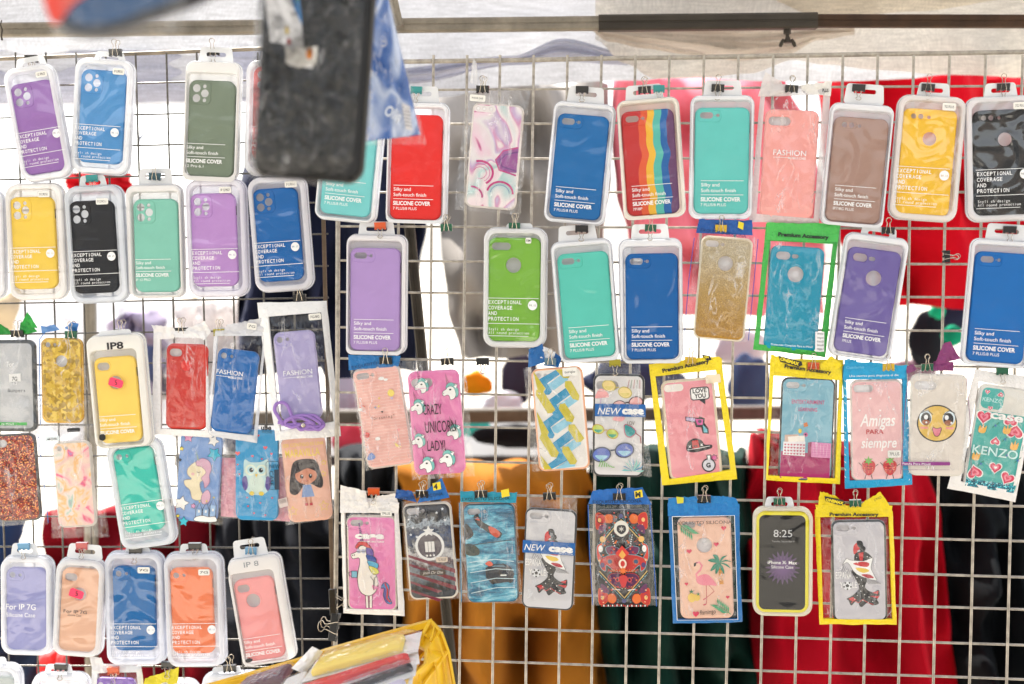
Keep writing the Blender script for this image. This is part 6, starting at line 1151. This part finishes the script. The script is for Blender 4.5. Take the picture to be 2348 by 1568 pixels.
b = Art(k_.L, -10); b.poly([(618, -60), (690, -100), (716, 110), (738, 158), (680, 150), (668, 100), (636, 96)], (214, 212, 212)); b.poly([(666, -60), (700, -60), (712, 60), (692, 20)], (50, 120, 180)); b.poly([(684, -20), (700, -60), (704, 10)], (40, 110, 50)); b.ell(676, 70, 5, 10, (190, 160, 40)); b.ell(680, 96, 5, 8, (190, 70, 60)); b.poly([(672, 110), (748, 108), (744, 150), (700, 156), (672, 144)], (220, 214, 204)); b.ell(729, 124, 8, 13, (240, 140, 30), rot=8); b.build('paper_insert', e, smooth=0)
# blue pouch behind it
e = fg('blue_pouch', 'glossy blue and white pouch hanging beside the big black cover', 'pouch', 900, 200, 1.62, 0); k_ = Fk(e, 900, 200, 0)
m_, nt, bb, oo = newmat('blue_pouch_print'); bb.inputs['Roughness'].default_value = .25
n_ = N(nt, 'ShaderNodeTexNoise', Scale=.011, Detail=1., Distortion=.5); L(nt, coord(nt, (1.6, 1, .6)), n_.inputs['Vector']); r_ = ramp(nt, [(.34, (16, 76, 150)), (.46, (70, 108, 176)), (.54, (196, 208, 232)), (.62, (120, 146, 200)), (.72, (40, 92, 170))]); L(nt, n_.outputs[0], r_.inputs[0]); L(nt, r_.outputs[0], bb.inputs['Base Color'])
sheet(k_, [(846, -40), (884, -30), (962, 306), (822, 322)], m_, y0=10, bulge=10, amp=3, back=30, name='pouch_body', seed=12); sheet(k_, [(850, -60), (892, -20), (976, 328), (820, 332)], film('bag'), y0=0, bulge=12, amp=3, back=40, name='clear_bag', seed=14)
a = Art(k_.L, -10); a.poly([(922, 236), (940, 244), (946, 300), (930, 296)], (226, 222, 222)); 
for i in range(6): a.line([(924+i, 246+i*8), (940+i, 250+i*8)], 1.6, (120, 120, 130))
a.text('Olin', 880, 262, 34, (232, 238, 246), w=40, rot=-26, bold=.02); a.build('printed_label', e, smooth=0)
bh = PB(); bh.tube([P(878, -10, 1.6), P(884, -60, 1.6), P(880, -240, 1.6)], .0015, dark, 6); tag(world_obj(bh, 'hanging_string', P(880, -60, 1.6)), 'thin cord from which the blue pouch hangs', 'cord')
# red and blue cover right in front of the lens
e = fg('bagged_phone_case', 'blurred red and blue cover hanging closest to the camera at top left', 'phone case', 262, -40, .9, 0, 0); k_ = Fk(e, 262, -40, 0)
def smooth_out(pts):
    n = len(pts); o = []
    for i in range(n):
        p0, p1, p2, p3 = [Vector(pts[(i+k-1) % n]) for k in range(4)]
        for t in (0, .25, .5, .75): o.append(tuple(.5*((2*p1)+(p2-p0)*t+(2*p0-5*p1+4*p2-p3)*t*t+(3*p1-p0-3*p2+p3)*t**3)))
    return o
def thick(pts, y0, y1, m, nm):
    o = [k_.L(*p) for p in smooth_out(pts)]; cx_ = sum(p[0] for p in o)/len(o); cz_ = sum(p[1] for p in o)/len(o); b = PB()
    sh = lambda f_, y_: [(cx_+(x-cx_)*f_, y_, cz_+(z-cz_)*f_) for x, z in o]
    b.loft([sh(.97, y1), sh(1, y1-4), sh(1, y0+8), sh(.98, y0+2), sh(.94, y0)], m); b.holed(sh(.94, y0), [], m); b.holed(sh(.97, y1), [], m); return b.build(nm, e)
thick([(96, -80), (110, 0), (132, 58), (160, 74), (210, 78), (270, 66), (350, 36), (440, 4), (540, -40), (640, -90), (560, -260), (240, -300)], 14, 58, M((34, 36, 44), rough=.5), 'rubber_rim')
thick([(128, -80), (140, 10), (160, 44), (200, 54), (262, 46), (340, 16), (430, -16), (530, -60), (500, -220), (260, -260)], 0, 30, M((16, 70, 116), rough=.4), 'phone_case')
thick([(92, -120), (98, -10), (118, 50), (136, 48), (168, 10), (216, -24), (260, -60), (240, -200), (140, -220)], -8, -2, M((226, 76, 60), rough=.4), 'red_card')
sheet(k_, [(70, -300), (560, -300), (400, 60), (124, 150)], film('bag'), y0=10, bulge=20, amp=6, back=90, name='clear_bag', seed=21)
for x, z_, d_ in ((262, -700, .9), (733, -600, 1.38)):
    bh = PB(); bh.tube([P(x, -150, d_), P(x, z_, d_)], .0012, dark, 6); tag(world_obj(bh, 'hanging_string', P(x, -300, d_)), 'thin cord holding the cover closest to the lens' if d_ < 1 else 'thin cord holding the big black cover', 'cord')

# ================================================================ CRATE
cy_ = M((240, 192, 26), rough=.4, var=.12, vs=20., bump=.3, bs=200.)
O = P(800, 1500, 1.95); cr_ = wempty('plastic_crate', O); tag(cr_, 'yellow plastic crate tilted at the bottom, filled with bagged covers', 'crate')
def plank(pts, th, m, name, par, O_):               # px quad with thickness along depth
    b = PB(); n = len(pts)
    A = [P(x, y, d) for x, y, d in pts]; nrm = Vector((0, 1, 0)); B = [p+nrm*th for p in A]
    vs = A+B; tri = [tuple(t) for t in tessellate_polygon([[Vector((x, y, 0)) for x, y, d in pts]])]; fs = tri+[tuple(i+n for i in t) for t in tri]+[(i, (i+1) % n, n+(i+1) % n, n+i) for i in range(n)]
    b.add(vs, fs, m); return world_obj(b, name, O_, 20, par)
dc = 1.98
# back rim, corner post, right side wall with ribs
plank([(440, 1582, 2.0), (490, 1568, 2.0), (686, 1512, 1.99), (743, 1492, 1.985), (989, 1423, dc), (992, 1436, dc), (746, 1506, 1.985), (690, 1526, 1.99), (440, 1600, 2.0)], .012, cy_, 'back_rim', cr_, O)
plank([(988, 1423, 1.96), (1010, 1446, 1.93), (1028, 1494, 1.92), (1050, 1640, 1.90), (880, 1640, 1.76), (926, 1560, 1.80), (976, 1524, 1.86), (979, 1490, 1.90), (962, 1478, 1.92), (968, 1450, 1.94)], .010, cy_, 'side_wall', cr_, O)
rib = PB()
def rb2(l, r_=.0016):
    rib.tube([P(x, y, d-.006) for x, y, d in l], r_, cy_, 4)
rb2([(1010, 1446, 1.93), (992, 1474, 1.93), (962, 1510, 1.90), (946, 1556, 1.84)], .0026); rb2([(1026, 1494, 1.92), (1008, 1520, 1.90), (980, 1556, 1.86), (950, 1600, 1.82)], .0026)
rb2([(988, 1424, 1.955), (973, 1450, 1.94), (962, 1482, 1.92), (978, 1490, 1.90), (976, 1524, 1.86), (926, 1568, 1.8), (900, 1600, 1.77)], .0034)
rb2([(990, 1426, 1.95), (1000, 1440, 1.94), (1012, 1452, 1.93), (1028, 1496, 1.92), (1046, 1600, 1.9)], .0026)
rb2([(974, 1454, 1.93), (986, 1466, 1.93)]); rb2([(996, 1438, 1.94), (988, 1470, 1.92)]); rb2([(984, 1486, 1.91), (1000, 1530, 1.88), (1010, 1610, 1.87)]); rb2([(1004, 1460, 1.92), (1016, 1500, 1.91), (1030, 1600, 1.89)]); rb2([(960, 1546, 1.84), (976, 1610, 1.83)])
world_obj(rib, 'ribs', O, 30, cr_)
sl = PB()
for x, y in ((779, 1493), (795, 1487), (812, 1481), (828, 1476), (845, 1472)): sl.add([P(x-4, y+1.4, 1.968), P(x+4, y-1.4, 1.968), P(x+4, y+.8, 1.968), P(x-4, y+3.4, 1.968)], [(0, 1, 2, 3)], ink((40, 36, 24)))
world_obj(sl, 'slots', O, 0, cr_)
fl = PB(); fl.add([P(440, 1640, 2.02), P(960, 1500, 2.0), P(940, 1640, 1.78), P(440, 1700, 1.78)], [(0, 1, 2, 3)], cy_); world_obj(fl, 'crate_floor', O, 0, cr_)
def slabq(name, label, tl, tr, br, bl, ds, col, mt=None, th=9., case=None, sd=1, tag_=None):
    A = [P(x, y, d) for (x, y), d in zip((tl, tr, br, bl), ds)]; C0 = sum(A, Vector())/4; e = wempty('bagged_phone_case', C0); tag(e, label, 'phone case', 'bagged covers lying in the yellow crate')
    def bil(u, v): return (A[0].lerp(A[1], u)).lerp(A[3].lerp(A[2], u), v)
    nrm = (A[1]-A[0]).cross(A[3]-A[0]).normalized(); nrm = nrm if nrm.y < 0 else -nrm
    b = PB()
    if case:
        u0, u1, v0, v1 = case; m = mt or silicone(col)
        def lp(i, off): return [bil((u0+u1)/2+(u1-u0)/2*x, (v0+v1)/2+(v1-v0)/2*z)+nrm*off for x, _, z in rr(2-2*i, 2-2*i, .25, 0)]
        b.loft([lp(0, 0), lp(0, .005), lp(.03, .008), lp(.07, .009)], m, cap0=True, cap1=True); world_obj(b, 'phone_case', C0, 40, e)
    f = PB(); f.grid(lambda u, v: bil(u, v)+nrm*(.002+.010*math.sin(min(1, min(u, 1-u)*6)*1.57)*math.sin(min(1, min(v, 1-v)*6)*1.57)+.0022*noise.noise(Vector((u*7, v*5, sd)))+.002*noise.noise(Vector((u*19, v*14, sd)))), 30, 20, film('lid2')); world_obj(f, 'clear_bag', C0, 180, e)
    if mt is None or tag_:
        k = PB(); k.grid(lambda u, v: bil(u, v)-nrm*(.001+.001*noise.noise(Vector((u*5, v*5, sd)))), 10, 6, bagpaper((240, 238, 236))); world_obj(k, 'white_backing', C0, 60, e)
    return e
slabq('c', 'yellow cover in a shiny bag on top of the crate', (726, 1512), (967, 1446), (958, 1492), (690, 1564), (1.93, 1.93, 1.86, 1.86), (255, 224, 104), case=(.07, .86, .15, .9), sd=2)
slabq('c', 'red cover in a white-edged bag under the yellow one', (650, 1590), (958, 1492), (962, 1520), (700, 1600), (1.87, 1.87, 1.83, 1.83), (224, 40, 34), case=(.02, .93, .3, .75), sd=3)
slabq('c', 'white-sleeved black cover below the red one in the crate', (770, 1585), (956, 1516), (952, 1548), (800, 1600), (1.84, 1.84, 1.80, 1.80), (50, 46, 50), case=(.05, .96, .4, .62), sd=4)
slabq('c', 'pale lilac cover in a sleeve at the front of the crate', (820, 1598), (948, 1542), (940, 1600), (820, 1640), (1.81, 1.81, 1.77, 1.77), (206, 200, 222), case=(.05, .9, .3, .9), sd=5)
slabq('c', 'dark plum cover in a clear bag at the left end of the crate', (570, 1562), (684, 1524), (656, 1572), (520, 1610), (1.95, 1.95, 1.88, 1.88), (96, 52, 62), mt=M((96, 52, 62), rough=.35), case=(.05, .95, .1, .9), sd=6)
slabq('c', 'white cover in a bag between the plum and yellow ones', (660, 1566), (720, 1540), (700, 1600), (630, 1610), (1.9, 1.9, 1.85, 1.85), (240, 236, 232), case=(.1, .9, .1, .9), sd=7)
t_ = PB(); q4 = [(716, 1482), (741, 1494), (698, 1546), (668, 1532)]
t_.grid(lambda u, v: P(*lerp2(q4, u, v), 1.90-.006*math.sin(u*3.1)-.004*noise.noise(Vector((u*4, v*6, 3)))), 14, 18, bagpaper((240, 236, 232))); tag(world_obj(t_, 'paper_flap', P(705, 1515, 1.9), 60), 'crumpled white paper flap resting on the crate rim', 'paper')
